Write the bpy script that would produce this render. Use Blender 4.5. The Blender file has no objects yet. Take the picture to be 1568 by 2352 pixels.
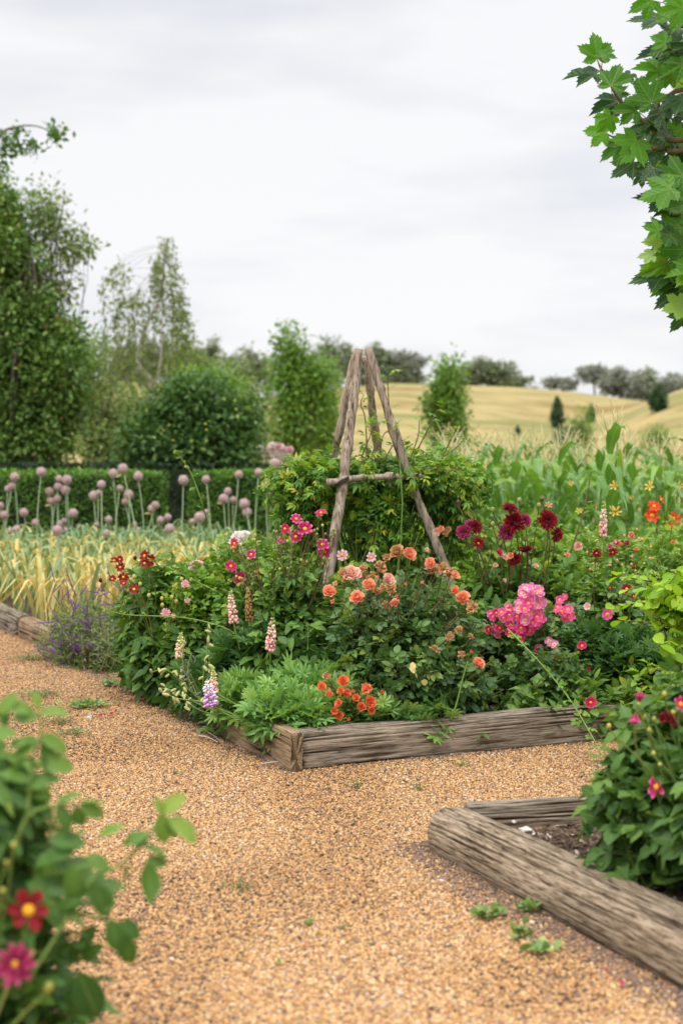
import bpy, math, random
import numpy as np
from mathutils import Matrix, Vector, Quaternion
R_ = math.radians
SC = bpy.context.scene
COL = SC.collection

# ------------------------------------------------------------------ camera, sky, sun, exposure
CAM_H, FPX, PITCH = 1.57, 3300.0, 2.36
cd = bpy.data.cameras.new('camera'); cam = bpy.data.objects.new('camera', cd); COL.objects.link(cam)
cam.location = (0, 0, CAM_H); cam.rotation_euler = (R_(90 - PITCH), 0, 0)
cd.sensor_fit = 'HORIZONTAL'; cd.sensor_width = 24.0; cd.lens = 24.0 * FPX / 1568
cd.clip_start = 0.05; cd.clip_end = 3000
cd.dof.use_dof = True; cd.dof.focus_distance = 7.5; cd.dof.aperture_fstop = 2.15
SC.camera = cam
SC.view_settings.view_transform = 'Standard'; SC.view_settings.look = 'None'
SC.view_settings.exposure = 0.42; SC.view_settings.gamma = 1.0

SUN_EL, SUN_AZ = 58, 205          # azimuth: compass from +Y clockwise
w = bpy.data.worlds.new("World"); SC.world = w; w.use_nodes = True
nt = w.node_tree; nt.nodes.clear(); N = nt.nodes.new; LK = nt.links.new
out = N('ShaderNodeOutputWorld'); bg = N('ShaderNodeBackground'); bg.inputs[1].default_value = 0.1
sky = N('ShaderNodeTexSky'); sky.sky_type = 'NISHITA'; sky.sun_disc = False
sky.sun_elevation = R_(SUN_EL); sky.sun_rotation = R_(SUN_AZ)
tc = N('ShaderNodeTexCoord'); sep = N('ShaderNodeSeparateXYZ'); LK(tc.outputs['Generated'], sep.inputs[0])
mp = N('ShaderNodeMapping'); mp.inputs['Scale'].default_value = (1.5, 1.5, 6.0); mp.inputs['Rotation'].default_value = (0, R_(-4), 0)
LK(tc.outputs['Generated'], mp.inputs[0])
nz = N('ShaderNodeTexNoise'); nz.inputs['Scale'].default_value = 2.3; nz.inputs['Detail'].default_value = 4.5; nz.inputs['Roughness'].default_value = .5
LK(mp.outputs[0], nz.inputs['Vector'])
rp = N('ShaderNodeValToRGB'); e = rp.color_ramp.elements
e[0].position = .36; e[0].color = (.76, .775, .82, 1); e[1].position = .56; e[1].color = (.935, .935, .94, 1)
LK(nz.outputs[0], rp.inputs[0])
# overcast brightness rises towards the zenith more than a CIE sky, to brighten foliage
mr = N('ShaderNodeMapRange'); mr.inputs['From Min'].default_value = .34; mr.inputs['From Max'].default_value = 1.0
mr.inputs['To Min'].default_value = 7.9; mr.inputs['To Max'].default_value = 27.0
LK(sep.outputs[2], mr.inputs['Value'])
ml = N('ShaderNodeVectorMath'); ml.operation = 'SCALE'; LK(rp.outputs[0], ml.inputs[0]); LK(mr.outputs[0], ml.inputs['Scale'])
mx = N('ShaderNodeMix'); mx.data_type = 'RGBA'; mx.inputs[0].default_value = .93
LK(sky.outputs[0], mx.inputs['A']); LK(ml.outputs[0], mx.inputs['B'])
LK(mx.outputs['Result'], bg.inputs[0]); LK(bg.outputs[0], out.inputs[0])

sl = bpy.data.lights.new('sun', 'SUN'); sl.energy = 1.5; sl.angle = R_(10); sl.color = (1, .95, .87)
so = bpy.data.objects.new('sun', sl); COL.objects.link(so)
_sd = Vector((math.sin(R_(SUN_AZ)) * math.cos(R_(SUN_EL)), math.cos(R_(SUN_AZ)) * math.cos(R_(SUN_EL)), math.sin(R_(SUN_EL))))
so.rotation_euler = _sd.to_track_quat('Z', 'Y').to_euler()

# ------------------------------------------------------------------ geometry helpers
_p = R_(PITCH); FW = np.array([0, math.cos(_p), -math.sin(_p)]); UPV = np.array([0, math.sin(_p), math.cos(_p)])
def at(px, py, Y):
    d = (px - 784) / FPX * np.array([1., 0, 0]) + (1176 - py) / FPX * UPV + FW
    return np.array([0, 0, CAM_H]) + d * (Y / d[1])
def gp(px, py, z=0.0):
    d = (px - 784) / FPX * np.array([1., 0, 0]) + (1176 - py) / FPX * UPV + FW
    return np.array([0, 0, CAM_H]) + d * ((z - CAM_H) / d[2])
def rng(s): return np.random.default_rng(s)
def unit(a):
    a = np.asarray(a, float); return a / np.maximum(np.linalg.norm(a, axis=-1, keepdims=True), 1e-9)
def frames(d, n):
    Y = unit(d); X = unit(np.cross(Y, n)); Z = np.cross(X, Y)
    return np.stack([X, Y, Z], axis=-1)
def _h(i, j, k, s):
    v = np.sin(i * 127.1 + j * 311.7 + k * 74.7 + s * 53.3) * 43758.5453
    return v - np.floor(v)
def vnoise(p, s=0):
    p = np.asarray(p, float); f = np.floor(p); t = p - f; t = t * t * (3 - 2 * t)
    i, j, k = f[..., 0], f[..., 1], f[..., 2]; r = 0
    for a in (0, 1):
        for b in (0, 1):
            for c in (0, 1):
                wt = (t[..., 0] if a else 1 - t[..., 0]) * (t[..., 1] if b else 1 - t[..., 1]) * (t[..., 2] if c else 1 - t[..., 2])
                r = r + wt * _h(i + a, j + b, k + c, s)
    return r

class P:                                   # a bag of geometry: verts, per-vertex rnd and luv, faces of any size
    def __init__(s, V=None, F=None, luv=None, rnd=0.0):
        s.V = np.zeros((0, 3)) if V is None else np.asarray(V, float)
        s.F = [] if F is None else [np.asarray(f, int) for f in F]
        n = len(s.V); s.luv = np.zeros((n, 2)) if luv is None else np.asarray(luv, float)
        s.rnd = np.full(n, rnd, float) if np.isscalar(rnd) else np.asarray(rnd, float)
    def moved(s, d): return P(s.V + np.asarray(d), s.F, s.luv, s.rnd)
def join(ps):
    ps = [p for p in ps if p is not None and len(p.V)]
    o = 0; F = []
    for p in ps:
        F += [f + o for f in p.F]; o += len(p.V)
    by = {}
    for f in F: by.setdefault(f.shape[1], []).append(f)
    return P(np.concatenate([p.V for p in ps]), [np.concatenate(v) for v in by.values()], np.concatenate([p.luv for p in ps]), np.concatenate([p.rnd for p in ps]))
def scatter(T, pos, R, s, rnd):
    n, m = len(pos), len(T.V); s = np.asarray(s, float)
    if s.ndim == 0: s = np.full(n, float(s))
    sv = s[:, None, None] if s.ndim == 1 else s[:, None, :]
    V = np.einsum('nij,nmj->nmi', R, T.V[None] * sv) + np.asarray(pos)[:, None, :]
    F = [(f[None] + (np.arange(n) * m)[:, None, None]).reshape(-1, f.shape[1]) for f in T.F]
    return P(V.reshape(-1, 3), F, np.tile(T.luv, (n, 1)), np.repeat(rnd, m))
def me(name, p, mat, smooth=True):
    m = bpy.data.meshes.new(name); nv = len(p.V); m.vertices.add(nv)
    m.vertices.foreach_set('co', np.ascontiguousarray(p.V, np.float32).ravel())
    lo = np.concatenate([f.ravel() for f in p.F]).astype(np.int32)
    sz = np.concatenate([np.full(len(f), f.shape[1]) for f in p.F]).astype(np.int32)
    st = np.concatenate([[0], np.cumsum(sz)[:-1]]).astype(np.int32)
    m.loops.add(len(lo)); m.loops.foreach_set('vertex_index', lo)
    m.polygons.add(len(sz)); m.polygons.foreach_set('loop_start', st); m.polygons.foreach_set('loop_total', sz)
    m.polygons.foreach_set('use_smooth', np.full(len(sz), smooth))
    a = m.attributes.new('rnd', 'FLOAT', 'POINT'); a.data.foreach_set('value', p.rnd.astype(np.float32))
    a = m.attributes.new('luv', 'FLOAT2', 'POINT'); a.data.foreach_set('vector', p.luv.astype(np.float32).ravel())
    m.materials.append(mat); m.update(); m.validate(); return m
def ob(name, mesh, parent=None, loc=(0, 0, 0), quat=None, scale=1.0):
    o = bpy.data.objects.new(name, mesh); COL.objects.link(o); o.location = Vector([float(v) for v in loc])
    if quat is not None: o.rotation_mode = 'QUATERNION'; o.rotation_quaternion = quat
    o.scale = (scale,) * 3 if np.isscalar(scale) else scale
    if parent is not None: o.parent = parent
    return o
def root(name, label, cat, loc, group=None):
    o = bpy.data.objects.new(name, None); COL.objects.link(o); o.empty_display_size = .1
    o.location = Vector([float(v) for v in loc]); tag(o, label, cat, group); return o
def tag(o, label=None, cat=None, group=None, kind=None):
    for k, v in (('label', label), ('category', cat), ('group', group), ('kind', kind)):
        if v: o[k] = v
    return o
def part(name, p, mat, parent, smooth=True):        # world-space geometry hung under a thing or a part
    off = np.zeros(3); q = parent
    while q is not None: off += np.array(q.location); q = q.parent
    return ob(name, me(name, p.moved(-off), mat, smooth), parent)
def dup(o, loc, rotz, scale=1.0, label=None):
    r = o.copy(); COL.objects.link(r); r.location = Vector([float(v) for v in loc]); r.rotation_euler = (0, 0, rotz); r.scale = (scale,) * 3
    if label: r['label'] = label
    for ch in list(o.children):
        c = ch.copy(); COL.objects.link(c); c.parent = r
    return r

def tube(pts, rad, sides=6, cap=True, rnd=.5):
    pts = np.asarray(pts, float); n = len(pts); rad = np.broadcast_to(np.asarray(rad, float), (n,))
    tg = unit(np.gradient(pts, axis=0)); ref = np.array([.13, .27, .95]) if abs(tg[:, 2]).mean() < .9 else np.array([1., .1, 0])
    X = unit(np.cross(tg, ref)); Z = np.cross(X, tg); a = np.arange(sides) / sides * 2 * math.pi
    V = pts[:, None] + rad[:, None, None] * (np.cos(a)[None, :, None] * X[:, None] + np.sin(a)[None, :, None] * Z[:, None])
    i = np.arange(n - 1)[:, None] * sides; j = np.arange(sides)[None]; k = (j + 1) % sides
    F = np.stack([i + j, i + k, i + sides + k, i + sides + j], -1).reshape(-1, 4)
    luv = np.stack([np.tile(a / 6.283, (n, 1)), np.repeat(np.linspace(0, 1, n)[:, None], sides, 1)], -1).reshape(-1, 2)
    Fs = [F]
    if cap and sides >= 3: Fs += [np.arange(sides)[None, ::-1], (np.arange(sides) + (n - 1) * sides)[None]]
    return P(V.reshape(-1, 3), Fs, luv, rnd)
def sticks(A, B, r0, r1, bend=0.0, sides=4, seed=0, segs=4):      # many thin bent stems at once
    A = np.asarray(A, float); B = np.asarray(B, float); n = len(A)
    if n == 0: return None
    g = rng(seed); bv = g.normal(0, 1, (n, 3)) * np.linalg.norm(B - A, axis=1)[:, None] * bend
    t = np.linspace(0, 1, segs + 1); C = A[:, None] * (1 - t)[None, :, None] + B[:, None] * t[None, :, None] + bv[:, None] * (4 * t * (1 - t))[None, :, None]
    d = unit(B - A); X = unit(np.cross(d, np.array([.3, .2, .1]) + d[:, ::-1])); Z = np.cross(X, d)
    a = np.arange(sides) / sides * 2 * math.pi; rr = (np.asarray(r0) * np.ones(n))[:, None] * (1 - t) + (np.asarray(r1) * np.ones(n))[:, None] * t
    V = C[:, :, None] + rr[:, :, None, None] * (np.cos(a)[None, None, :, None] * X[:, None, None] + np.sin(a)[None, None, :, None] * Z[:, None, None])
    b = (np.arange(n) * (segs + 1) * sides)[:, None, None]; i = (np.arange(segs) * sides)[None, :, None]; j = np.arange(sides)[None, None]; k = (j + 1) % sides
    F = np.stack([b + i + j, b + i + k, b + i + sides + k, b + i + sides + j], -1).reshape(-1, 4)
    return P(V.reshape(-1, 3), [F], None, np.repeat(g.random(n), (segs + 1) * sides))
def curve(pts, n=14):                                   # smooth path through points
    pts = np.asarray(pts, float); q = np.vstack([2 * pts[0] - pts[1], pts, 2 * pts[-1] - pts[-2]]); r = []
    m = len(pts) - 1
    for s in np.linspace(0, m - 1e-6, n):
        i = int(s); t = s - i; a, b, c, d = q[i], q[i + 1], q[i + 2], q[i + 3]
        r.append(.5 * ((2 * b) + (-a + c) * t + (2 * a - 5 * b + 4 * c - d) * t * t + (-a + 3 * b - 3 * c + d) * t ** 3))
    return np.array(r)

# ------------------------------------------------------------------ leaf and petal shapes (length 1 along +Y, face +Z)
def leaf_t(wd=.5, rows=4, fold=.25, droop=.25, p=.8, q=.7, wave=0.0, twist=0.0):
    t = np.linspace(0, 1, rows + 1); pr = np.maximum(t, 1e-3) ** p * np.maximum(1 - t, 1e-3) ** q
    tt = np.linspace(.01, .99, 99); pr = pr / (tt ** p * (1 - tt) ** q).max() * wd / 2; pr = np.maximum(pr, .012)
    V = []; L = []
    for i, (a, h) in enumerate(zip(t, pr)):
        for s in (-1, 0, 1):
            z = fold * abs(s) * h - droop * a * a + (wave * math.sin(i * 2.4 + s) * h if s else 0)
            V.append((s * h * math.cos(twist * a), a * (1 - .12 * droop * a), z + s * h * math.sin(twist * a))); L.append((s, a))
    F = [(i * 3 + s, i * 3 + s + 1, i * 3 + s + 4, i * 3 + s + 3) for i in range(rows) for s in (0, 1)]
    return P(V, [F], L)
def combine(T, items):      # items: (pos, angle about Z, tilt about X, scale)
    ps = []
    for pos, an, tl, sc in items:
        M = np.array(Matrix.Rotation(an, 3, 'Z') @ Matrix.Rotation(tl, 3, 'X'))
        ps.append(P((T.V * sc) @ M.T + np.array(pos), T.F, T.luv))
    ps2 = []
    g = rng(5)
    for p in ps: p.rnd = np.full(len(p.V), 0.0); ps2.append(p)
    return join(ps2)
def stalk_t(L, r=.012):
    p = tube([(0, 0, 0), (0, L * .5, -.01), (0, L, 0)], r, 3, cap=False); p.luv[:] = (0, .3); p.rnd[:] = 0; return p
LF = leaf_t(.56, 5, .3, .25, .75, .8, .15)
LF_FAR = leaf_t(.55, 2, .35, .2)
LF_NARROW = leaf_t(.26, 4, .3, .35, .6, .8)
LF_ROUND = leaf_t(.72, 4, .2, .15, .6, .6)
LF_TINY = P([(0, 0, 0), (.26, .45, .06), (0, 1, -.08), (-.26, .45, .06)], [[(0, 1, 2, 3)]], [(0, 0), (1, .5), (0, 1), (-1, .5)])
ROSE = join([combine(LF_ROUND, [((0, .62, 0), 0, -.2, .42), ((.02, .55, 0), -1.15, -.1, .36), ((-.02, .55, 0), 1.15, -.1, .36), ((.02, .28, 0), -1.2, -.1, .29), ((-.02, .28, 0), 1.2, -.1, .29)]), stalk_t(.65)])
DAHL = join([combine(LF, [((0, .5, 0), 0, -.25, .62), ((.01, .42, 0), -.95, -.15, .48), ((-.01, .42, 0), .95, -.15, .48)]), stalk_t(.5, .014)])
VINE = join([combine(leaf_t(.36, 4, .3, .25, .7, .9), [((0, .5, 0), 0, -.12, .6), ((.01, .48, 0), -.7, -.08, .48), ((-.01, .48, 0), .7, -.08, .48), ((.01, .3, 0), -1.2, -.08, .36), ((-.01, .3, 0), 1.2, -.08, .36)]), stalk_t(.5)])
LUPL = join([combine(leaf_t(.27, 4, .55, .15, .9, .75), [((0, .42, 0), a, .22 if abs(a) < 1.6 else .3, .56 - .05 * abs(a)) for a in np.linspace(-2.5, 2.5, 9)]), stalk_t(.42)])
def maple_t():
    lob = [(-98, .56), (-50, .86), (0, 1.0), (50, .86), (98, .56)]; out = []
    def add(a, r): out.append((a, r))
    add(-140, .16); add(-128, .34); add(-118, .36)
    for k, (a, L) in enumerate(lob):
        add(a - 19, L * .70); add(a - 16, L * .80); add(a - 12.5, L * .755); add(a - 9, L * .88); add(a - 6, L * .82); add(a, L); add(a + 6, L * .82); add(a + 9, L * .88); add(a + 12.5, L * .755); add(a + 16, L * .80); add(a + 19, L * .70)
        if k < 4: add((a + lob[k + 1][0]) / 2, min(L, lob[k + 1][1]) * (.74 if k in (0, 3) else .66))
    add(118, .36); add(128, .34); add(140, .16)
    th = np.radians([o[0] for o in out]); r = np.array([o[1] for o in out]); n = len(out)
    lr = np.radians([l[0] for l in lob]); V = [(0, 0, 0)]; L = [(0, 0)]
    for f in (.5, 1.0):
        for a, q in zip(th, r):
            k = np.argmin(abs(lr - a)); dd = math.sin(min(abs(a - lr[k]), 1.2)) * q * f
            rr = q * f if f == 1 else min(q, .55) * .55
            dd = math.sin(min(abs(a - lr[k]), 1.2)) * rr
            V.append((math.sin(a) * rr, math.cos(a) * rr, .16 * dd * 2 - .16 * rr * rr)); L.append((dd * 5, rr))
    F3 = [(0, 1 + i + 1, 1 + i) for i in range(n - 1)]; F4 = [(1 + i, 1 + i + 1, 1 + n + i + 1, 1 + n + i) for i in range(n - 1)]
    return P(V, [F3, F4], L)
MAPLE = maple_t()
OCT = P([(1, 0, 0), (-1, 0, 0), (0, 1, 0), (0, -1, 0), (0, 0, 1), (0, 0, -1)], [[(0, 2, 4), (2, 1, 4), (1, 3, 4), (3, 0, 4), (2, 0, 5), (1, 2, 5), (3, 1, 5), (0, 3, 5)]])
def ico_t():
    f = (1 + 5 ** .5) / 2; V = unit(np.array([(-1, f, 0), (1, f, 0), (-1, -f, 0), (1, -f, 0), (0, -1, f), (0, 1, f), (0, -1, -f), (0, 1, -f), (f, 0, -1), (f, 0, 1), (-f, 0, -1), (-f, 0, 1)]))
    return P(V, [[(0, 11, 5), (0, 5, 1), (0, 1, 7), (0, 7, 10), (0, 10, 11), (1, 5, 9), (5, 11, 4), (11, 10, 2), (10, 7, 6), (7, 1, 8), (3, 9, 4), (3, 4, 2), (3, 2, 6), (3, 6, 8), (3, 8, 9), (4, 9, 5), (2, 4, 11), (6, 2, 10), (8, 6, 7), (9, 8, 1)]])
ICO = ico_t()
def ball_t(nu=10, nv=7, bump=0.0):
    V = []; F = []
    for i in range(nv + 1):
        a = math.pi * i / nv
        for j in range(nu):
            b = 2 * math.pi * j / nu; r = 1 + bump * math.sin(j * 2.6 + i * 4.1)
            V.append((r * math.sin(a) * math.cos(b), r * math.sin(a) * math.sin(b), math.cos(a) * r))
    for i in range(nv):
        for j in range(nu): F.append((i * nu + j, (i + 1) * nu + j, (i + 1) * nu + (j + 1) % nu, i * nu + (j + 1) % nu))
    return P(V, [F])
BALL = ball_t()
def petal_t(wd=.55, rows=4, cup=.15, curl=.2, blunt=.35, notch=0.0):
    V = []; L = []; t = np.linspace(0, 1, rows + 1)
    for a in t:
        h = wd / 2 * (max(math.sin(math.pi * min(1, a * .5 + .06)), .1) ** .9) * (1 if a < .72 else max(1 - ((a - .72) / .28) ** 2.2 * (1 - blunt), .1))
        for s in (-1, -.5, 0, .5, 1):
            V.append((s * h, a - (.05 * s * s if a > .9 else 0) - (notch * (1 - abs(s)) if a > .95 else 0), cup * s * s * h * 2 + curl * a * a)); L.append((s, a))
    F = [(i * 5 + s, i * 5 + s + 1, i * 5 + s + 6, i * 5 + s + 5) for i in range(rows) for s in range(4)]
    return P(V, [F], L)
def ring(T, n, r0, L, el, off=0.0, jit=0.0, seed=1, z=0.0):      # petals round an axis; el = elevation of each petal above the flower's plane
    g = rng(seed); ps = []
    for i in range(n):
        a = 2 * math.pi * (i + off) / n + g.normal(0, jit); ee = el + g.normal(0, jit * 1.2)
        M = np.array(Matrix.Rotation(a, 3, 'Z') @ Matrix.Rotation(ee, 3, 'X')); b = np.array([-math.sin(a) * r0, math.cos(a) * r0, z])
        ps.append(P((T.V * L * (1 + g.normal(0, jit * .6))) @ M.T + b, T.F, T.luv, np.full(len(T.V), g.random())))
    return ps
def flower_single(n=8, wd=.62, seed=1, el=.18):
    return join(ring(petal_t(wd, 4, .18, -.05, .55), n, .12, .92, el, 0, .09, seed))
def flower_double(seed=1, rows=((14, .10, .95, -.1), (13, .09, .88, .2), (11, .08, .74, .5), (9, .06, .55, .85), (6, .03, .36, 1.15)), wd=.34):
    ps = []
    for k, (n, r0, L, el) in enumerate(rows): ps += ring(petal_t(wd, 4, .35, .05, .25), n, r0, L, el, k * .5, .09, seed + k, .03 * k)
    return join(ps)
def flower_rose(seed=1, crumple=0.0):
    ps = []
    for k, (n, r0, L, el, wd) in enumerate(((6, .12, .95, .05, 1.0), (7, .12, .88, .35, .95), (8, .12, .78, .62, .85), (8, .10, .66, .85, .75), (7, .08, .56, 1.05, .7), (5, .05, .46, 1.25, .7), (3, .02, .40, 1.4, .7))):
        ps += ring(petal_t(wd, 4, .35, .22, .6), n, r0, L, el, k * .37, .13, seed * 10 + k, -.08 + .03 * k)
    p = join(ps)
    if crumple:
        p.V = p.V + crumple * (np.stack([vnoise(p.V * 4 + 9 * s, s) for s in (1, 2, 3)], -1) - .5); p.V[:, 2] *= .8
    return p
def flower_star(n=5, seed=1): return join(ring(petal_t(.95, 3, .15, .1, .65, .06), n, .05, .95, .22, 0, .07, seed))
def spike_t(seed=1, h=1.0, r=.17, whorls=11, per=6, top=.35):
    g = rng(seed); ps = []; B = ball_t(6, 4); core = tube([(0, 0, 0), (0, 0, h)], [.022, .012], 5); core.rnd[:] = 1.0; ps.append(core)
    for k in range(whorls):
        f = k / (whorls - 1); z = h * (.02 + .95 * f); rr = r * (1 - .62 * f ** 2.2); sz = .058 * (1 - .55 * f ** 2)
        for j in range(per):
            a = 2 * math.pi * (j + .5 * (k % 2)) / per + g.normal(0, .12); d = np.array([math.cos(a), math.sin(a), 0])
            Rm = frames(np.array([d + np.array([0, 0, -.25 + .9 * f + g.normal(0, .2)])]), np.array([[0, 0, 1.]]))
            ps.append(scatter(B, [d * rr * g.uniform(.55, .85) + np.array([0, 0, z + g.normal(0, .022)])], Rm, np.array([[sz * .75, sz * 1.35, sz]]) * g.uniform(.6, 1.2), np.array([f + g.normal(0, .12)])))
    return join(ps)

# ------------------------------------------------------------------ materials
def nodes(name):
    m = bpy.data.materials.new(name); m.use_nodes = True; t = m.node_tree; t.nodes.clear()
    o = t.nodes.new('ShaderNodeOutputMaterial'); return m, t, o
def ramp(t, src, stops, interp='LINEAR'):
    r = t.nodes.new('ShaderNodeValToRGB'); r.color_ramp.interpolation = interp; el = r.color_ramp.elements
    while len(el) < len(stops): el.new(.5)
    for x, (p, c) in zip(el, stops): x.position = p; x.color = (*c, 1)
    t.links.new(src, r.inputs[0]); return r.outputs[0]
def attr(t, name):
    a = t.nodes.new('ShaderNodeAttribute'); a.attribute_name = name; return a
def mth(t, op, a, b=None):
    n = t.nodes.new('ShaderNodeMath'); n.operation = op
    for i, v in enumerate((a, b)):
        if v is None: continue
        if isinstance(v, (int, float)): n.inputs[i].default_value = v
        else: t.links.new(v, n.inputs[i])
    return n.outputs[0]
def mixc(t, f, a, b, mode='MIX'):
    n = t.nodes.new('ShaderNodeMix'); n.data_type = 'RGBA'; n.blend_type = mode
    for k, v in ((0, f), ('A', a), ('B', b)):
        if isinstance(v, (int, float)): n.inputs[k].default_value = v
        elif isinstance(v, tuple): n.inputs[k].default_value = (*v, 1)
        else: t.links.new(v, n.inputs[k])
    return n.outputs['Result']
def noise(t, scale, det=3, mapping=None, rough=.5, coord='Object'):
    tc = t.nodes.new('ShaderNodeTexCoord'); n = t.nodes.new('ShaderNodeTexNoise'); n.inputs['Scale'].default_value = scale; n.inputs['Detail'].default_value = det; n.inputs['Roughness'].default_value = rough
    if mapping:
        mpn = t.nodes.new('ShaderNodeMapping'); mpn.inputs['Scale'].default_value = mapping; t.links.new(tc.outputs[coord], mpn.inputs[0]); t.links.new(mpn.outputs[0], n.inputs['Vector'])
    else: t.links.new(tc.outputs[coord], n.inputs['Vector'])
    return n.outputs[0]
def leafmat(name, stops, trans=.32, rough=.45, spec=.32, vein=.35, veincol=(.30, .38, .12), tint=(1.25, 1.25, .7), vw=.12):
    m, t, o = nodes(name)
    r = attr(t, 'rnd').outputs['Fac']; c = ramp(t, r, stops)
    u = t.nodes.new('ShaderNodeSeparateXYZ'); t.links.new(attr(t, 'luv').outputs['Vector'], u.inputs[0])
    au = mth(t, 'ABSOLUTE', u.outputs[0])
    if vein:
        mr = t.nodes.new('ShaderNodeMapRange'); mr.inputs['From Min'].default_value = 0; mr.inputs['From Max'].default_value = vw; mr.inputs['To Min'].default_value = vein; mr.inputs['To Max'].default_value = 0
        t.links.new(au, mr.inputs['Value']); c = mixc(t, mr.outputs[0], c, veincol)
    n = noise(t, 9, 2); c = mixc(t, .25, c, ramp(t, n, [(.3, (.35, .35, .35)), (.7, (1, 1, 1))]), 'MULTIPLY')
    b = t.nodes.new('ShaderNodeBsdfPrincipled'); b.inputs['Roughness'].default_value = rough; b.inputs['Specular IOR Level'].default_value = spec
    t.links.new(c, b.inputs['Base Color'])
    # side veins as a small relief
    sv = mth(t, 'SINE', mth(t, 'ADD', mth(t, 'MULTIPLY', u.outputs[1], 38.0), mth(t, 'MULTIPLY', au, -9.0)))
    bp = t.nodes.new('ShaderNodeBump'); bp.inputs['Strength'].default_value = .25; bp.inputs['Distance'].default_value = .002; t.links.new(sv, bp.inputs['Height']); t.links.new(bp.outputs[0], b.inputs['Normal'])
    tr = t.nodes.new('ShaderNodeBsdfTranslucent'); t.links.new(mixc(t, 1.0, c, tint, 'MULTIPLY'), tr.inputs[0])
    ms = t.nodes.new('ShaderNodeMixShader'); ms.inputs[0].default_value = trans; t.links.new(b.outputs[0], ms.inputs[1]); t.links.new(tr.outputs[0], ms.inputs[2]); t.links.new(ms.outputs[0], o.inputs[0])
    return m
def petalmat(name, base, mid, tip, trans=.35, rough=.55, var=.25, p1=.25, p2=.7):
    m, t, o = nodes(name); u = t.nodes.new('ShaderNodeSeparateXYZ'); t.links.new(attr(t, 'luv').outputs['Vector'], u.inputs[0])
    c = ramp(t, u.outputs[1], [(p1, base), (p2, mid), (1, tip)])
    r = attr(t, 'rnd').outputs['Fac']; c = mixc(t, var, c, ramp(t, r, [(0, (.72, .72, .72)), (1, (1.2, 1.2, 1.2))]), 'MULTIPLY')
    st = mth(t, 'SINE', mth(t, 'MULTIPLY', u.outputs[0], 22.0)); bp = t.nodes.new('ShaderNodeBump'); bp.inputs['Strength'].default_value = .2; bp.inputs['Distance'].default_value = .001; t.links.new(st, bp.inputs['Height'])
    b = t.nodes.new('ShaderNodeBsdfPrincipled'); b.inputs['Roughness'].default_value = rough; b.inputs['Specular IOR Level'].default_value = .25; b.inputs['Sheen Weight'].default_value = .1
    t.links.new(c, b.inputs['Base Color']); t.links.new(bp.outputs[0], b.inputs['Normal'])
    tr = t.nodes.new('ShaderNodeBsdfTranslucent'); t.links.new(c, tr.inputs[0]); ms = t.nodes.new('ShaderNodeMixShader'); ms.inputs[0].default_value = trans
    t.links.new(b.outputs[0], ms.inputs[1]); t.links.new(tr.outputs[0], ms.inputs[2]); t.links.new(ms.outputs[0], o.inputs[0]); return m
def rndmat(name, stops, rough=.7, nscale=30, nmul=.35, spec=.3, bump=0.0):
    m, t, o = nodes(name); c = ramp(t, attr(t, 'rnd').outputs['Fac'], stops); n = noise(t, nscale, 4)
    c = mixc(t, nmul, c, ramp(t, n, [(.3, (.3, .3, .3)), (.7, (1.25, 1.25, 1.25))]), 'MULTIPLY')
    b = t.nodes.new('ShaderNodeBsdfPrincipled'); b.inputs['Roughness'].default_value = rough; b.inputs['Specular IOR Level'].default_value = spec; t.links.new(c, b.inputs['Base Color'])
    if bump:
        bp = t.nodes.new('ShaderNodeBump'); bp.inputs['Strength'].default_value = .6; bp.inputs['Distance'].default_value = bump; t.links.new(n, bp.inputs['Height']); t.links.new(bp.outputs[0], b.inputs['Normal'])
    t.links.new(b.outputs[0], o.inputs[0]); return m
def woodmat(name, light, mid, dark, along='X', gs=1.0, ln=2.6):
    m, t, o = nodes(name); sc = (ln, 75 * gs, 75 * gs) if along == 'X' else (30 * gs, 30 * gs, 3.0)
    n1 = noise(t, 1.6, 6, sc, .62); n2 = noise(t, 2.0, 4, (.9, 3, 3) if along == 'X' else (4, 4, 3)); n3 = noise(t, 3.2, 3, sc, .7)
    c = ramp(t, n1, [(.33, dark), (.43, mid), (.60, light)]); c = mixc(t, .55, c, ramp(t, n2, [(.32, (.45, .42, .38)), (.68, (1.15, 1.12, 1.08))]), 'MULTIPLY')
    c = mixc(t, .5, c, ramp(t, n3, [(.41, (.16, .13, .10)), (.455, (1, 1, 1))]), 'MULTIPLY')
    r = attr(t, 'rnd').outputs['Fac']; c = mixc(t, 1.0, c, ramp(t, r, [(0, (.06, .045, .035)), (.22, (.35, .32, .28)), (.5, (1, 1, 1))]), 'MULTIPLY')
    b = t.nodes.new('ShaderNodeBsdfPrincipled'); b.inputs['Roughness'].default_value = .85; b.inputs['Specular IOR Level'].default_value = .2; t.links.new(c, b.inputs['Base Color'])
    bp = t.nodes.new('ShaderNodeBump'); bp.inputs['Strength'].default_value = .8; bp.inputs['Distance'].default_value = .006; t.links.new(n1, bp.inputs['Height']); t.links.new(bp.outputs[0], b.inputs['Normal'])
    t.links.new(b.outputs[0], o.inputs[0]); return m

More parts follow.
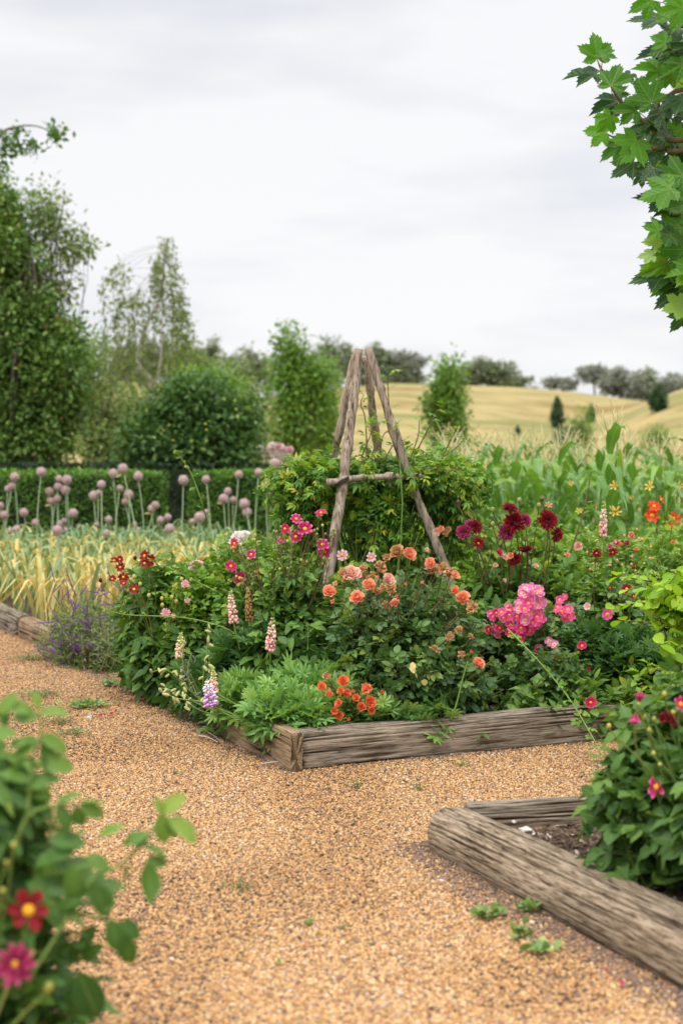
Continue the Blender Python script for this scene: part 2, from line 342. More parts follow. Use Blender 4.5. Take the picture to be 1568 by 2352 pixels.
G = {}
G['rose'] = leafmat('rose_leaf', [(0, (0.041, 0.099, 0.026)), (.5, (0.079, 0.175, 0.044)), (.85, (0.145, 0.269, 0.055)), (1, (0.266, 0.351, 0.055))], rough=.38, spec=.42)
G['dahlia'] = leafmat('dahlia_leaf', [(0, (0.043, 0.114, 0.020)), (.5, (0.089, 0.201, 0.033)), (.9, (0.168, 0.303, 0.045)), (1, (0.253, 0.358, 0.042))])
G['bright'] = leafmat('bright_leaf', [(0, (0.091, 0.206, 0.020)), (.5, (0.171, 0.336, 0.028)), (.85, (0.296, 0.433, 0.036)), (1, (0.479, 0.454, 0.045))])
G['lime'] = leafmat('lime_leaf', [(0, (0.133, 0.302, 0.019)), (.5, (0.253, 0.479, 0.024)), (1, (0.439, 0.630, 0.037))], trans=.4)
G['lupin'] = leafmat('lupin_leaf', [(0, (0.122, 0.262, 0.069)), (.5, (0.210, 0.411, 0.100)), (1, (0.371, 0.566, 0.127))], veincol=(.3, .42, .2), rough=.4, spec=.45)
G['lupindark'] = leafmat('dark_lupin_leaf', [(0, (0.036, 0.103, 0.029)), (.5, (0.065, 0.162, 0.040)), (1, (0.119, 0.249, 0.050))])
G['vine'] = leafmat('vine_leaf', [(0, (0.040, 0.128, 0.019)), (.40, (0.095, 0.244, 0.028)), (.70, (0.212, 0.403, 0.034)), (.88, (0.400, 0.511, 0.037)), (1, (0.449, 0.478, 0.055))], rough=.4, spec=.36)
G['sage'] = leafmat('sage_leaf', [(0, (0.137, 0.180, 0.072)), (.6, (0.221, 0.266, 0.112)), (1, (0.347, 0.342, 0.152))], vein=0)
G['maple'] = leafmat('maple_leaf', [(0, (0.019, 0.071, 0.020)), (.35, (0.043, 0.125, 0.035)), (.5, (0.062, 0.197, 0.015)), (.8, (0.104, 0.296, 0.014)), (.92, (0.181, 0.393, 0.021)), (1, (0.429, 0.600, 0.224))], trans=.5, rough=.42, spec=.35, vein=.55, veincol=(.32, .38, .07), tint=(1.35, 1.5, .5), vw=.10)  # upper stops paint the backlit glow into the leaf colour
G['comfrey'] = leafmat('broad_leaf', [(0, (0.081, 0.168, 0.034)), (.5, (0.138, 0.263, 0.049)), (1, (0.230, 0.357, 0.068))], vein=.45, veincol=(.3, .42, .18))
G['corn'] = leafmat('corn_leaf', [(0, (0.085, 0.215, 0.031)), (.5, (0.159, 0.332, 0.047)), (.9, (0.275, 0.430, 0.052)), (1, (0.614, 0.489, 0.072))], rough=.36, spec=.5, vein=.45, veincol=(.42, .52, .3))
G['leek'] = leafmat('leek_leaf', [(0, (.16, .28, .13)), (.28, (.28, .38, .16)), (.5, (.55, .54, .20)), (.75, (.72, .58, .21)), (1, (.66, .42, .10))], trans=.3, vein=0, tint=(1.2, 1.1, .7))
G['hedge'] = leafmat('hedge_leaf', [(0, (0.055, 0.140, 0.020)), (.5, (0.099, 0.230, 0.028)), (1, (0.220, 0.380, 0.044))], vein=0)
G['hedgedark'] = leafmat('dark_hedge_leaf', [(0, (0.010, 0.028, 0.010)), (.6, (0.018, 0.045, 0.015)), (1, (0.030, 0.065, 0.022))], vein=0)  # shade of the hedge gap put into this near-black leaf colour
G['tree'] = leafmat('tree_leaf', [(0, (0.049, 0.118, 0.022)), (.5, (0.117, 0.223, 0.040)), (.85, (0.235, 0.352, 0.079)), (1, (0.468, 0.504, 0.165))], vein=0)
G['treedark'] = leafmat('dark_bush_leaf', [(0, (0.041, 0.103, 0.025)), (.55, (0.080, 0.172, 0.039)), (.88, (0.160, 0.276, 0.063)), (1, (0.362, 0.455, 0.140))], vein=0, spec=.3)
G['birch'] = leafmat('birch_leaf', [(0, (0.099, 0.168, 0.040)), (.5, (0.176, 0.252, 0.069)), (1, (0.286, 0.336, 0.099))], vein=0)
G['willow'] = leafmat('olive_leaf', [(0, (.11, .18, .05)), (.5, (.20, .28, .08)), (1, (.32, .38, .13))], vein=0)
G['poplar'] = leafmat('poplar_leaf', [(0, (0.080, 0.180, 0.026)), (.5, (0.150, 0.288, 0.038)), (1, (0.261, 0.378, 0.058))], vein=0)
G['gum'] = leafmat('hazed_gum_leaf', [(0, (0.134, 0.174, 0.094)), (.5, (0.204, 0.250, 0.141)), (1, (0.283, 0.317, 0.180))], vein=0, trans=.2)  # grey-green gum leaf, lightened so the colour also carries distance haze
G['gumgrey'] = leafmat('hazed_grey_gum_leaf', [(0, (0.165, 0.178, 0.141)), (.5, (0.236, 0.253, 0.203)), (1, (0.299, 0.310, 0.257))], vein=0, trans=.2)  # greyer gum, with distance haze painted into its leaf colour too
G['pine'] = leafmat('conifer_leaf', [(0, (.03, .075, .03)), (.6, (.06, .12, .045)), (1, (.10, .17, .06))], vein=0, trans=.1)
G['weed'] = leafmat('weed_leaf', [(0, (.13, .24, .07)), (.6, (.24, .38, .11)), (1, (.40, .50, .18))], vein=0)
G['mat'] = leafmat('mat_weed_leaf', [(0, (.12, .17, .06)), (.6, (.20, .26, .10)), (1, (.34, .36, .18))], vein=0)
STEM = rndmat('green_stem', [(0, (.10, .20, .04)), (.6, (.18, .28, .06)), (1, (.28, .30, .08))])
REDST = rndmat('reddish_stem', [(0, (.10, .05, .03)), (.6, (.16, .12, .05)), (1, (.22, .20, .07))])
PALEST = rndmat('pale_allium_stem', [(0, (.27, .38, .22)), (1, (.40, .48, .27))], nmul=.15)
BARK = rndmat('grey_bark', [(0, (.12, .10, .075)), (1, (.26, .22, .17))], nscale=14, nmul=.6, bump=.01)
WBARK = rndmat('pale_birch_bark', [(0, (.42, .38, .33)), (1, (.62, .58, .52))], nscale=14, nmul=.4)
F_ = {}
F_['crimson'] = petalmat('crimson_petal', (.20, .006, .014), (.27, .007, .016), (.36, .012, .022))
F_['maroon'] = petalmat('maroon_petal', (.13, .004, .010), (.25, .006, .016), (.36, .010, .026), var=.4)
F_['plum'] = petalmat('plum_petal', (.24, .008, .05), (.42, .03, .12), (.60, .15, .25))
F_['magenta'] = petalmat('magenta_petal', (.45, .006, .09), (.66, .03, .20), (.90, .30, .55), p1=.35, p2=.75)
F_['hotpink'] = petalmat('hot_pink_petal', (.55, .01, .08), (.62, .015, .12), (.75, .08, .25))
F_['palepink'] = petalmat('pale_pink_petal', (.72, .30, .36), (.86, .50, .56), (.92, .70, .74))
F_['white'] = petalmat('cream_white_petal', (.86, .78, .62), (.92, .88, .84), (.94, .92, .91))
F_['peach'] = petalmat('peach_petal', (.93, .28, .11), (.95, .38, .20), (.96, .50, .33), p1=.2, p2=.6)
F_['salmon'] = petalmat('pale_salmon_petal', (.93, .44, .28), (.95, .56, .43), (.96, .70, .60))
F_['orange'] = petalmat('orange_red_petal', (.90, .17, .035), (.93, .23, .07), (.95, .36, .17))
F_['scarlet'] = petalmat('scarlet_petal', (.75, .05, .015), (.85, .065, .018), (.90, .11, .03))
F_['yellow'] = petalmat('yellow_petal', (.85, .50, .05), (.90, .62, .16), (.92, .72, .30))
F_['dried'] = petalmat('dried_brown_petal', (.42, .20, .07), (.62, .33, .12), (.78, .50, .24), var=.6)
F_['rosepink'] = petalmat('cluster_pink_petal', (.96, .85, .62), (.88, .05, .26), (.92, .17, .44), p1=.10, p2=.34, var=.5)
F_['rosepale'] = petalmat('faded_pink_petal', (.95, .86, .72), (.90, .14, .42), (.95, .38, .64), p1=.16, p2=.6, var=.4)
F_['lupinpink'] = rndmat('pink_lupin_floret', [(0, (.90, .46, .44)), (.6, (.92, .56, .53)), (.8, (.90, .68, .52)), (.95, (.42, .50, .16)), (1, (.30, .40, .10))], nmul=.25, nscale=60)
F_['lupingold'] = rndmat('green_topped_lupin_floret', [(0, (.90, .50, .44)), (.4, (.90, .58, .46)), (.6, (.72, .66, .30)), (1, (.40, .50, .14))], nmul=.25, nscale=60)
F_['lupinlilac'] = rndmat('lilac_white_lupin_floret', [(0, (.58, .24, .66)), (.18, (.66, .30, .72)), (.3, (.86, .80, .86)), (.5, (.62, .26, .70)), (.62, (.86, .80, .84)), (1, (.85, .7, .75))], nmul=.2, nscale=60)
F_['lupinbrown'] = rndmat('spent_lupin_floret', [(0, (.32, .17, .06)), (1, (.46, .28, .11))], nmul=.4)
F_['purple'] = rndmat('purple_salvia_floret', [(0, (.12, .03, .26)), (.5, (.24, .07, .44)), (1, (.42, .16, .40))], nmul=.3)
F_['allium'] = rndmat('mauve_allium_floret', [(0, (.40, .26, .27)), (.5, (.60, .42, .42)), (.85, (.72, .55, .53)), (1, (.68, .62, .46))], nmul=.15, nscale=60)
F_['alliumtan'] = rndmat('tan_allium_floret', [(0, (.42, .28, .24)), (.5, (.56, .42, .36)), (1, (.66, .56, .42))], nmul=.15, nscale=60)
EYE = rndmat('yellow_flower_eye', [(0, (.80, .36, .01)), (1, (.90, .52, .03))], nscale=400, nmul=.3)
EYED = rndmat('dark_flower_eye', [(0, (.30, .08, .01)), (1, (.48, .18, .02))], nscale=400, nmul=.3)
BUDY = rndmat('yellow_green_bud', [(0, (.34, .36, .07)), (.7, (.50, .46, .10)), (1, (.62, .50, .14))], nscale=200)
BUDD = rndmat('dark_bud', [(0, (.06, .02, .02)), (.5, (.16, .10, .04)), (1, (.26, .26, .06))], nscale=200)
BUDG = rndmat('green_bud', [(0, (.18, .26, .06)), (1, (.34, .30, .08))], nscale=200)
POD = rndmat('pale_seed_pod', [(0, (.38, .42, .16)), (.55, (.52, .50, .22)), (.8, (.40, .36, .20)), (1, (.17, .15, .17))], nscale=90)
#PART2
# ------------------------------------------------------------------ setting: terrain, gravel, soil
CX, CY = -0.257, 6.95                                   # front corner of the main bed
U = np.array([.906, .423]); Vv = np.array([-.423, .906])
def bed(u, v): return np.array([CX, CY]) + U * u + Vv * v
def inbed(xy): d = np.asarray(xy) - np.array([CX, CY]); return d @ U, d @ Vv
def sstep(a, b, x): t = np.clip((x - a) / (b - a), 0, 1); return t * t * (3 - 2 * t)
CR_S = (np.array([-900, 270, 600, 760, 900, 1000, 1180, 1340, 1440, 1568, 2600]) - 784) / FPX
CR_P = np.array([905, 900, 918, 905, 895, 902, 914, 930, 941, 947, 960])
def terrain(x, y):
    s = x / np.maximum(y, 1); zc = 1.57 + (1040 - np.interp(s, CR_S, CR_P)) / FPX * 260
    z = zc * sstep(34, 262, y) ** .92 - 14 * sstep(275, 420, y)
    hump = np.exp(-((y - 132) / 34) ** 2) * sstep(.165, .25, s) * 5.0
    z = z + hump + (vnoise(np.stack([x * .03, y * .03, 0 * x], -1), 3) - .5) * 3.0 * sstep(45, 110, y)
    return z
def grid(xs, ys, zf):
    Xg, Yg = np.meshgrid(xs, ys); Z = zf(Xg, Yg); n, m = Xg.shape
    i = np.arange(n - 1)[:, None] * m; j = np.arange(m - 1)[None]
    F = np.stack([i + j, i + j + 1, i + m + j + 1, i + m + j], -1).reshape(-1, 4)
    return P(np.stack([Xg, Yg, Z], -1).reshape(-1, 3), [F])
def fieldmat():
    m, t, o = nodes('dry_grass_field'); n1 = noise(t, .035, 5, (.7, 1, 1), .6); n2 = noise(t, .22, 5, (.8, 1, 1), .6); n3 = noise(t, 2.5, 3)
    c = ramp(t, n1, [(.38, (.165, .195, .065)), (.46, (.28, .245, .095)), (.53, (.365, .29, .135)), (.61, (.255, .19, .07))])
    c = mixc(t, .55, c, ramp(t, n2, [(.36, (.55, .54, .40)), (.52, (1, 1, 1)), (.68, (1.12, 1.05, .95))]), 'MULTIPLY')
    c = mixc(t, .35, c, ramp(t, n3, [(.3, (.5, .5, .4)), (.7, (1.1, 1.1, 1.1))]), 'MULTIPLY')
    b = t.nodes.new('ShaderNodeBsdfPrincipled'); b.inputs['Roughness'].default_value = .95; b.inputs['Specular IOR Level'].default_value = .1
    t.links.new(c, b.inputs['Base Color']); t.links.new(b.outputs[0], o.inputs[0]); return m
xs = np.concatenate([np.linspace(-700, -130, 30), np.linspace(-120, 120, 121), np.linspace(130, 700, 30)])
ys = np.concatenate([np.linspace(-30, 30, 13), np.linspace(33, 300, 130), np.linspace(310, 900, 40)])
tag(ob('field', me('field', grid(xs, ys, terrain), fieldmat())), kind='structure')

def gravelmat():
    m, t, o = nodes('gravel_base'); tc = t.nodes.new('ShaderNodeTexCoord'); v = t.nodes.new('ShaderNodeTexVoronoi'); v.inputs['Scale'].default_value = 95
    t.links.new(tc.outputs['Object'], v.inputs['Vector']); s = t.nodes.new('ShaderNodeSeparateColor'); t.links.new(v.outputs['Color'], s.inputs[0])
    c = ramp(t, s.outputs[0], [(0, (.10, .065, .045)), (.3, (.30, .165, .08)), (.7, (.44, .255, .115)), (1, (.52, .36, .20))])
    d = v.outputs['Distance']; c = mixc(t, .6, c, ramp(t, d, [(.2, (1, 1, 1)), (.75, (.25, .2, .15))]), 'MULTIPLY')
    b = t.nodes.new('ShaderNodeBsdfPrincipled'); b.inputs['Roughness'].default_value = .8; t.links.new(c, b.inputs['Base Color'])
    bp = t.nodes.new('ShaderNodeBump'); bp.invert = True; bp.inputs['Strength'].default_value = .9; bp.inputs['Distance'].default_value = .006; t.links.new(d, bp.inputs['Height']); t.links.new(bp.outputs[0], b.inputs['Normal'])
    t.links.new(b.outputs[0], o.inputs[0]); return m
gz = lambda x, y: .012 + .014 * (vnoise(np.stack([x * 1.1, y * 1.1, 0 * x], -1), 8) - .5)
tag(ob('gravel_path', me('gravel_path', grid(np.linspace(-9, 7, 60), np.linspace(-2, 19, 80), gz), gravelmat())), kind='structure')
SOIL = rndmat('soil', [(0, (.07, .045, .03)), (1, (.11, .07, .045))], rough=.95, nscale=18, nmul=.6, bump=.02)
def quadsheet(name, cs, z, amp=.03, n=40, seed=1):
    cs = [np.array(c) for c in cs]; a = np.linspace(0, 1, n); p = grid(a, a, lambda x, y: 0 * x); s, q = p.V[:, 0], p.V[:, 1]
    xy = (1 - s)[:, None] * (1 - q)[:, None] * cs[0] + s[:, None] * (1 - q)[:, None] * cs[1] + s[:, None] * q[:, None] * cs[2] + (1 - s)[:, None] * q[:, None] * cs[3]
    p.V = np.column_stack([xy, z + amp * (vnoise(np.column_stack([xy * 4, 0 * s]), seed) - .5)]); p.rnd[:] = .5
    return tag(ob(name, me(name, p, SOIL)), kind='structure')
quadsheet('soil', [bed(.06, .06), bed(6, .06), bed(6, 2.7), bed(.06, 2.7)], .13, seed=1)
quadsheet('soil', [bed(.06, 3.85), bed(1.9, 3.85), bed(1.9, 12), bed(.06, 12)], .10, seed=2)
quadsheet('soil', [bed(2.3, 3.9), bed(12, 3.9), bed(12, 12), bed(2.3, 12)], .10, seed=3)
quadsheet('soil', [(.52, 5.45), (2.6, 5.95), (2.9, 3.0), (1.62, 3.0)], .115, amp=.05, seed=4)

# ---- gravel stones and bed mulch: nobody could count them
def path_points(n, seed):
    g = rng(seed); Yp = 3.75 * (13.2 / 3.75) ** g.random(n); X = (g.random(n) - .5) * 2 * .265 * Yp
    u, v = inbed(np.column_stack([X, Yp]))
    ok = ~((u > .07) & (v > .07) & (v < 2.55)) & ~((u > .12) & (v > 3.95))
    un, vn = (np.column_stack([X, Yp]) - np.array([.36, 5.60])) @ U, (np.column_stack([X, Yp]) - np.array([.36, 5.60])) @ Vv
    ok &= ~((un > .1) & (vn < -.02))
    return X[ok], Yp[ok]
STONE = rndmat('gravel_stone', [(0, (.085, .052, .030)), (.04, (.15, .10, .065)), (.07, (.19, .15, .125)), (.10, (.28, .18, .12)), (.18, (.31, .14, .058)), (.38, (.46, .242, .090)), (.66, (.575, .335, .133)), (.86, (.645, .435, .205)), (.97, (.70, .53, .35)), (1, (.50, .48, .46))], rough=.6, nscale=60, nmul=.3, spec=.35)
def stones(n, seed, T, s0, s1, ymin, ymax):
    X, Yp = path_points(n, seed); k = (Yp >= ymin) & (Yp < ymax); X, Yp = X[k], Yp[k]; g = rng(seed + 9); m = len(X)
    s = g.uniform(s0, s1, m) * np.where(g.random(m) < .05, 1.6, 1.0); Rm = frames(g.normal(0, 1, (m, 3)) * np.array([1, 1, .25]), g.normal(0, .35, (m, 3)) + np.array([0, 0, 1.]))
    S = s[:, None] * np.column_stack([g.uniform(.7, 1.15, m), g.uniform(.85, 1.35, m), g.uniform(.5, .8, m)])
    z = gz(X, Yp) + s * g.uniform(.05, .75, m)
    # gravel darker in random patches and close to the log and beds
    blotch = vnoise(np.column_stack([X * 1.7, Yp * 1.2, 0 * X]), 21); lg0 = np.array([.30, 5.62]); ld0 = unit(np.array([.64, -1.45])); rel = np.column_stack([X, Yp]) - lg0; al = rel @ ld0; pe = np.abs(rel @ np.array([-ld0[1], ld0[0]])); nearlog = (1 - sstep(.03, .20, pe + .10 * (blotch - .5))) * (al > -.05)
    ub, vb = inbed(np.column_stack([X, Yp])); nearbed = np.maximum((1 - sstep(.0, .14, np.abs(ub) + .12 * (blotch - .4))) * (vb > 0), .6 * (1 - sstep(.0, .10, np.abs(vb) + .1 * (blotch - .4))) * (ub > 0))
    r = np.clip(g.random(m) - .14 * sstep(.55, .8, blotch), 0, 1); r = np.where(g.random(m) < .8 * np.maximum(nearlog, nearbed), r * .16, r)
    return scatter(T, np.column_stack([X, Yp, z]), Rm, S, r)
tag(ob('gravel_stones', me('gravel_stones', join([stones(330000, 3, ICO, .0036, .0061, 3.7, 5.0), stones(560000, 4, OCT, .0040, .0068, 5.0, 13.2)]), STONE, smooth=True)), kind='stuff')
MUL = rndmat('mulch_chip', [(0, (.035, .022, .015)), (.45, (.11, .065, .04)), (.75, (.22, .14, .09)), (.92, (.38, .30, .23)), (1, (.62, .56, .50))], rough=.9, nscale=50)
def mulch(cs, n, z, s0, s1, seed):
    g = rng(seed); cs = [np.array(c) for c in cs]; a, b = g.random(n), g.random(n)
    xy = (1 - a)[:, None] * (1 - b)[:, None] * cs[0] + a[:, None] * (1 - b)[:, None] * cs[1] + a[:, None] * b[:, None] * cs[2] + (1 - a)[:, None] * b[:, None] * cs[3]
    s = g.uniform(s0, s1, n); Rm = frames(g.normal(0, 1, (n, 3)) * np.array([1, 1, .3]), g.normal(0, .4, (n, 3)) + np.array([0, 0, 1.]))
    S = s[:, None] * np.column_stack([g.uniform(.25, .7, n), g.uniform(.8, 2.0, n), g.uniform(.12, .35, n)])
    zz = z + .03 * (vnoise(np.column_stack([xy * 4, 0 * a]), 4) - .5) + s * .15
    return scatter(OCT, np.column_stack([xy, zz]), Rm, S, g.random(n) ** 1.15)
tag(ob('mulch', me('mulch', join([mulch([(.52, 5.45), (2.6, 5.95), (2.9, 3.6), (1.35, 3.6)], 12000, .128, .006, .019, 5), mulch([bed(.1, .1), bed(4, .1), bed(4, 1.0), bed(.1, 1.0)], 9000, .145, .006, .017, 6)]), MUL, smooth=False)), kind='stuff')

# ------------------------------------------------------------------ bed timbers
W1 = woodmat('weathered_timber', (.36, .305, .24), (.21, .17, .125), (.03, .024, .018), ln=3.5)
W2 = woodmat('brown_timber', (.40, .295, .185), (.27, .185, .11), (.09, .06, .035))
W3 = woodmat('log_timber', (.39, .315, .23), (.23, .172, .112), (.04, .03, .022), gs=.8, ln=6.0)
def timber(name, label, cat, p0, p1, wd, ht, z0, power, seed, mat, ends=(0, 0), lump=.012, cr=.007, group=None):
    p0 = np.array(p0[:2]); p1 = np.array(p1[:2]); L = np.linalg.norm(p1 - p0); d = (p1 - p0) / L; nx, na = int(L * 100), 180
    xs = np.linspace(0, L, nx); a = np.arange(na) / na * 2 * math.pi; ca, sa = np.cos(a), np.sin(a)
    sy = np.sign(ca) * abs(ca) ** (2 / power); sz = np.sign(sa) * abs(sa) ** (2 / power)
    Xg, Ag = np.meshgrid(xs, a, indexing='ij'); cY, cZ = np.cos(Ag), np.sin(Ag)
    q = np.stack([Xg * 1.3, cY * 1.3 + seed, cZ * 1.3], -1); big = (vnoise(q, seed) - .5) * 2 * lump
    wob = (vnoise(np.stack([Xg * 3, 0 * Xg, 0 * Xg], -1), seed + 3) - .5) * .14
    g1 = vnoise(np.stack([Xg * 2.6 + 2 * wob, (sy[None] * wd * 95 + wob * 2), sz[None] * ht * 95 + wob * 3], -1), seed + 5)
    g2 = vnoise(np.stack([Xg * 5 + 3, (sy[None] * wd * 140 + wob * 3), sz[None] * ht * 140 + 0 * wob], -1), seed + 7)
    crk = np.clip((.40 - g1) / .22, 0, 1)
    dr = big - cr * crk - .004 * (g2 - .5)
    endf = 1 - .10 * np.clip(1 - Xg / .05, 0, 1) ** 2 * ends[0] - .10 * np.clip(1 - (L - Xg) / .05, 0, 1) ** 2 * ends[1]
    Y = (sy[None] * wd / 2) * endf + dr * cY; Z = (sz[None] * ht / 2) * endf + dr * cZ
    jag = (vnoise(np.stack([sy * 9, sz * 9, 0 * sy], -1), seed + 11) - .5) * .022
    Xg = Xg + np.outer(np.clip(1 - xs / .06, 0, 1), jag) + np.outer(np.clip(1 - (L - xs) / .06, 0, 1), jag)
    V = np.stack([Xg, Y, Z], -1).reshape(-1, 3); i = np.arange(nx - 1)[:, None] * na; j = np.arange(na)[None]; k = (j + 1) % na
    F = [np.stack([i + j, i + k, i + na + k, i + na + j], -1).reshape(-1, 4)]
    rn = np.clip(.5 - crk.reshape(-1) * .42 + (g2.reshape(-1) - .5) * .12, 0, 1)
    Vs = [V]; rs = [rn]; o = len(V); T = []
    for e_, row in ((0, 0), (1, nx - 1)):              # end grain: rings towards the centre with radial checks
        prev = row * na + np.arange(na)
        for f in (.8, .55, .3, .08):
            R0 = V[row * na:(row + 1) * na]; ce = np.array([R0[:, 0].mean(), 0, 0]); ck = vnoise(np.stack([a * 4, np.full(na, f * 2), 0 * a], -1), seed + 13)
            W = ce + (R0 - ce) * f; W[:, 0] += (1 if e_ == 0 else -1) * .012 * np.clip(.45 - ck, 0, 1) * 2
            Vs.append(W); rs.append(np.clip(.47 - 1.0 * np.clip(.42 - ck, 0, 1), 0, 1)); cur = o + np.arange(na); o += na; r1 = np.roll(prev, -1); c1 = np.roll(cur, -1)
            F.append(np.stack([prev, cur, c1, r1] if e_ == 0 else [prev, r1, c1, cur], -1)); prev = cur
        Vs.append(np.array([ce])); rs.append(np.array([.3])); T.append(np.stack([prev, np.roll(prev, -1), np.full(na, o)] if e_ else [np.roll(prev, -1), prev, np.full(na, o)], -1)); o += 1
    p = P(np.concatenate(Vs), F + T, None, np.concatenate(rs)); o_ = ob(name, me(name, p, mat), None, (p0[0], p0[1], z0 + ht / 2))
    o_.rotation_euler = (0, 0, math.atan2(d[1], d[0])); return tag(o_, label, cat, group)
# centre lines run inside the visible outer faces
timber('bed_timber', 'long grey weathered timber along the front of the flower bed, full of fine dark cracks', 'timber', bed(.072, .075), bed(4.2, .09), .15, .265, -.06, 3.2, 1, W1, (.3, 0))
timber('bed_timber', 'short brown timber with a cracked end meeting the long grey timber at the bed corner', 'timber', bed(.03, -.02), bed(.05, 1.42), .065, .275, -.06, 5, 2, W2, (.2, .2))
timber('bed_timber', 'pale brown timber under the dark leaves on the left edge of the flower bed', 'timber', bed(.075, 1.45), bed(.06, 2.72), .13, .25, -.05, 5, 3, W2, (.2, .5))
timber('bed_timber', 'cut end of a weathered timber across the back of the flower bed', 'timber', bed(.16, 2.66), bed(3.4, 2.70), .13, .24, -.05, 5, 4, W1)
timber('bed_timber', 'brown timber at the foot of the purple salvia', 'timber', bed(.05, 3.72), bed(.05, 4.75), .15, .23, -.05, 3.2, 5, W2, (.4, .4))
timber('bed_timber', 'split greyish brown timber edging the yellowing leek leaves beside the salvia', 'timber', bed(.05, 4.79), bed(.02, 5.75), .17, .24, -.06, 2.6, 6, W2, (1, 1))
timber('bed_timber', 'farthest weathered timber under the yellowing leek leaves', 'timber', bed(.0, 5.80), bed(.02, 8.2), .17, .25, -.06, 2.6, 7, W1, (1, 1))
timber('bed_log', 'thick round weathered log lying diagonally in front of the near soil bed', 'log', (.425, 5.63), (1.53, 3.18), .245, .255, -.06, 2.15, 8, W3, (2.2, 0), lump=.02, cr=.0055)
timber('bed_timber', 'thin dark timber closing the far side of the near soil bed', 'timber', (.50, 5.70), (2.5, 6.18), .075, .22, -.05, 4, 9, W1)
#PART3
# ------------------------------------------------------------------ plants: shoots with leaves inside ellipsoids
def shoots(g, ell, n, inner=.55, lump=.3, seed=0, up_only=None):
    (c, r) = ell; c = np.array(c); r = np.array(r); d = unit(g.normal(0, 1, (n * 2, 3)))
    f = (inner ** 3 + (1 - inner ** 3) * g.random(n * 2)) ** (1 / 3) * (1 + lump * (vnoise(d * 2.2 + 7, seed) - .5) * 2)
    p = c + d * r * f[:, None]
    k = np.ones(n * 2, bool) if up_only is None else p[:, 2] > up_only
    return p[k][:n], d[k][:n]
def leafy(g, tips, dirs, T, K, shootL, leafL, rbias=0.0, up=.6, out=.7, spread=.8, droop=.1, rpow=1.0, var=.3):
    """K leaves up each shoot that ends at TIPS; returns leaves, and the shoot ends for the stems"""
    n = len(tips); sd = unit(dirs * out + np.array([0, 0, up]) + g.normal(0, .35, (n, 3))); base = tips - sd * shootL * g.uniform(.7, 1.2, (n, 1))
    t = (np.arange(K) + .5) / K; q = base[:, None] + (tips - base)[:, None] * t[None, :, None]
    X = unit(np.cross(sd, np.array([.2, .1, .97]) + .3 * g.normal(0, 1, (n, 3)))); Z = np.cross(X, sd); a = g.random(n)[:, None] * 6.28 + np.arange(K)[None] * 2.4
    rad = np.cos(a)[..., None] * X[:, None] + np.sin(a)[..., None] * Z[:, None]
    ld = sd[:, None] * (.35 + .75 * t[None, :, None] ** 3) + rad * spread + dirs[:, None] * .25 + np.array([0, 0, -droop]) + g.normal(0, .18, (n, K, 3))
    nh = np.array([0, 0, 1.0]) + dirs[:, None] * .5 + g.normal(0, .35, (n, K, 3))
    L = leafL * g.uniform(1 - var, 1 + var, (n, K)) * (1 - .35 * t[None] ** 3)
    r = np.clip((g.random((n, K)) * .62 + .42 * t[None] ** 1.6 + rbias) ** rpow, 0, 1)
    # a shoot and its neighbours share a tint
    r = np.clip(r + .25 * (g.random((n, 1)) - .5), 0, 1)
    L = L.reshape(-1); S = np.column_stack([L * g.uniform(.78, 1.15, len(L)), L, L * g.uniform(.1, 2.4, len(L))])
    return scatter(T, q.reshape(-1, 3), frames(ld.reshape(-1, 3), nh.reshape(-1, 3)), S, r.reshape(-1)), base, sd
def bush(name, label, cat, ells, T, mat, nsh, K, shootL, leafL, seed, stem=None, group=None, inner=.5, ground=.13, lump=.3, base=None, stemr=.004, into=None, pname='foliage', nst=160, **kw):
    g = rng(seed); c0 = np.array(ells[0][0]); bx = np.array([c0[0], c0[1], ground]) if base is None else np.array(base)
    rt = into or root(name, label, cat, bx, group); ps = []; ss = []
    vol = np.array([np.prod(np.array(e[1])) ** .667 for e in ells]); ns = (nsh * vol / vol.sum()).astype(int)
    for e, n in zip(ells, ns):
        tp, d = shoots(g, e, n, inner, lump, seed, ground + .02); lv, bs, sd = leafy(g, tp, d, T, K, shootL, leafL, **kw); ps.append(lv)
        ss.append(sticks(bs, tp, stemr * .6, stemr * .3, .05, 3, seed, 2))
        k = rng(seed + 1).permutation(len(bs))[:nst]; A = bx + np.column_stack([(bs[k, :2] - bx[:2]) * .35, np.zeros(len(k))]); ss.append(sticks(A, bs[k], stemr * 1.4, stemr * .7, .06, 4, seed + 2))
    part(pname, join(ps), mat, rt); part('branches', join(ss), stem or STEM, rt); return rt
def facing(n, up=(0, 0, 1), roll=0.0):       # rotation whose Z axis is n
    n = Vector([float(v) for v in n]).normalized(); q = n.to_track_quat('Z', 'Y'); return q @ Quaternion((0, 0, 1), roll)
FM = {}
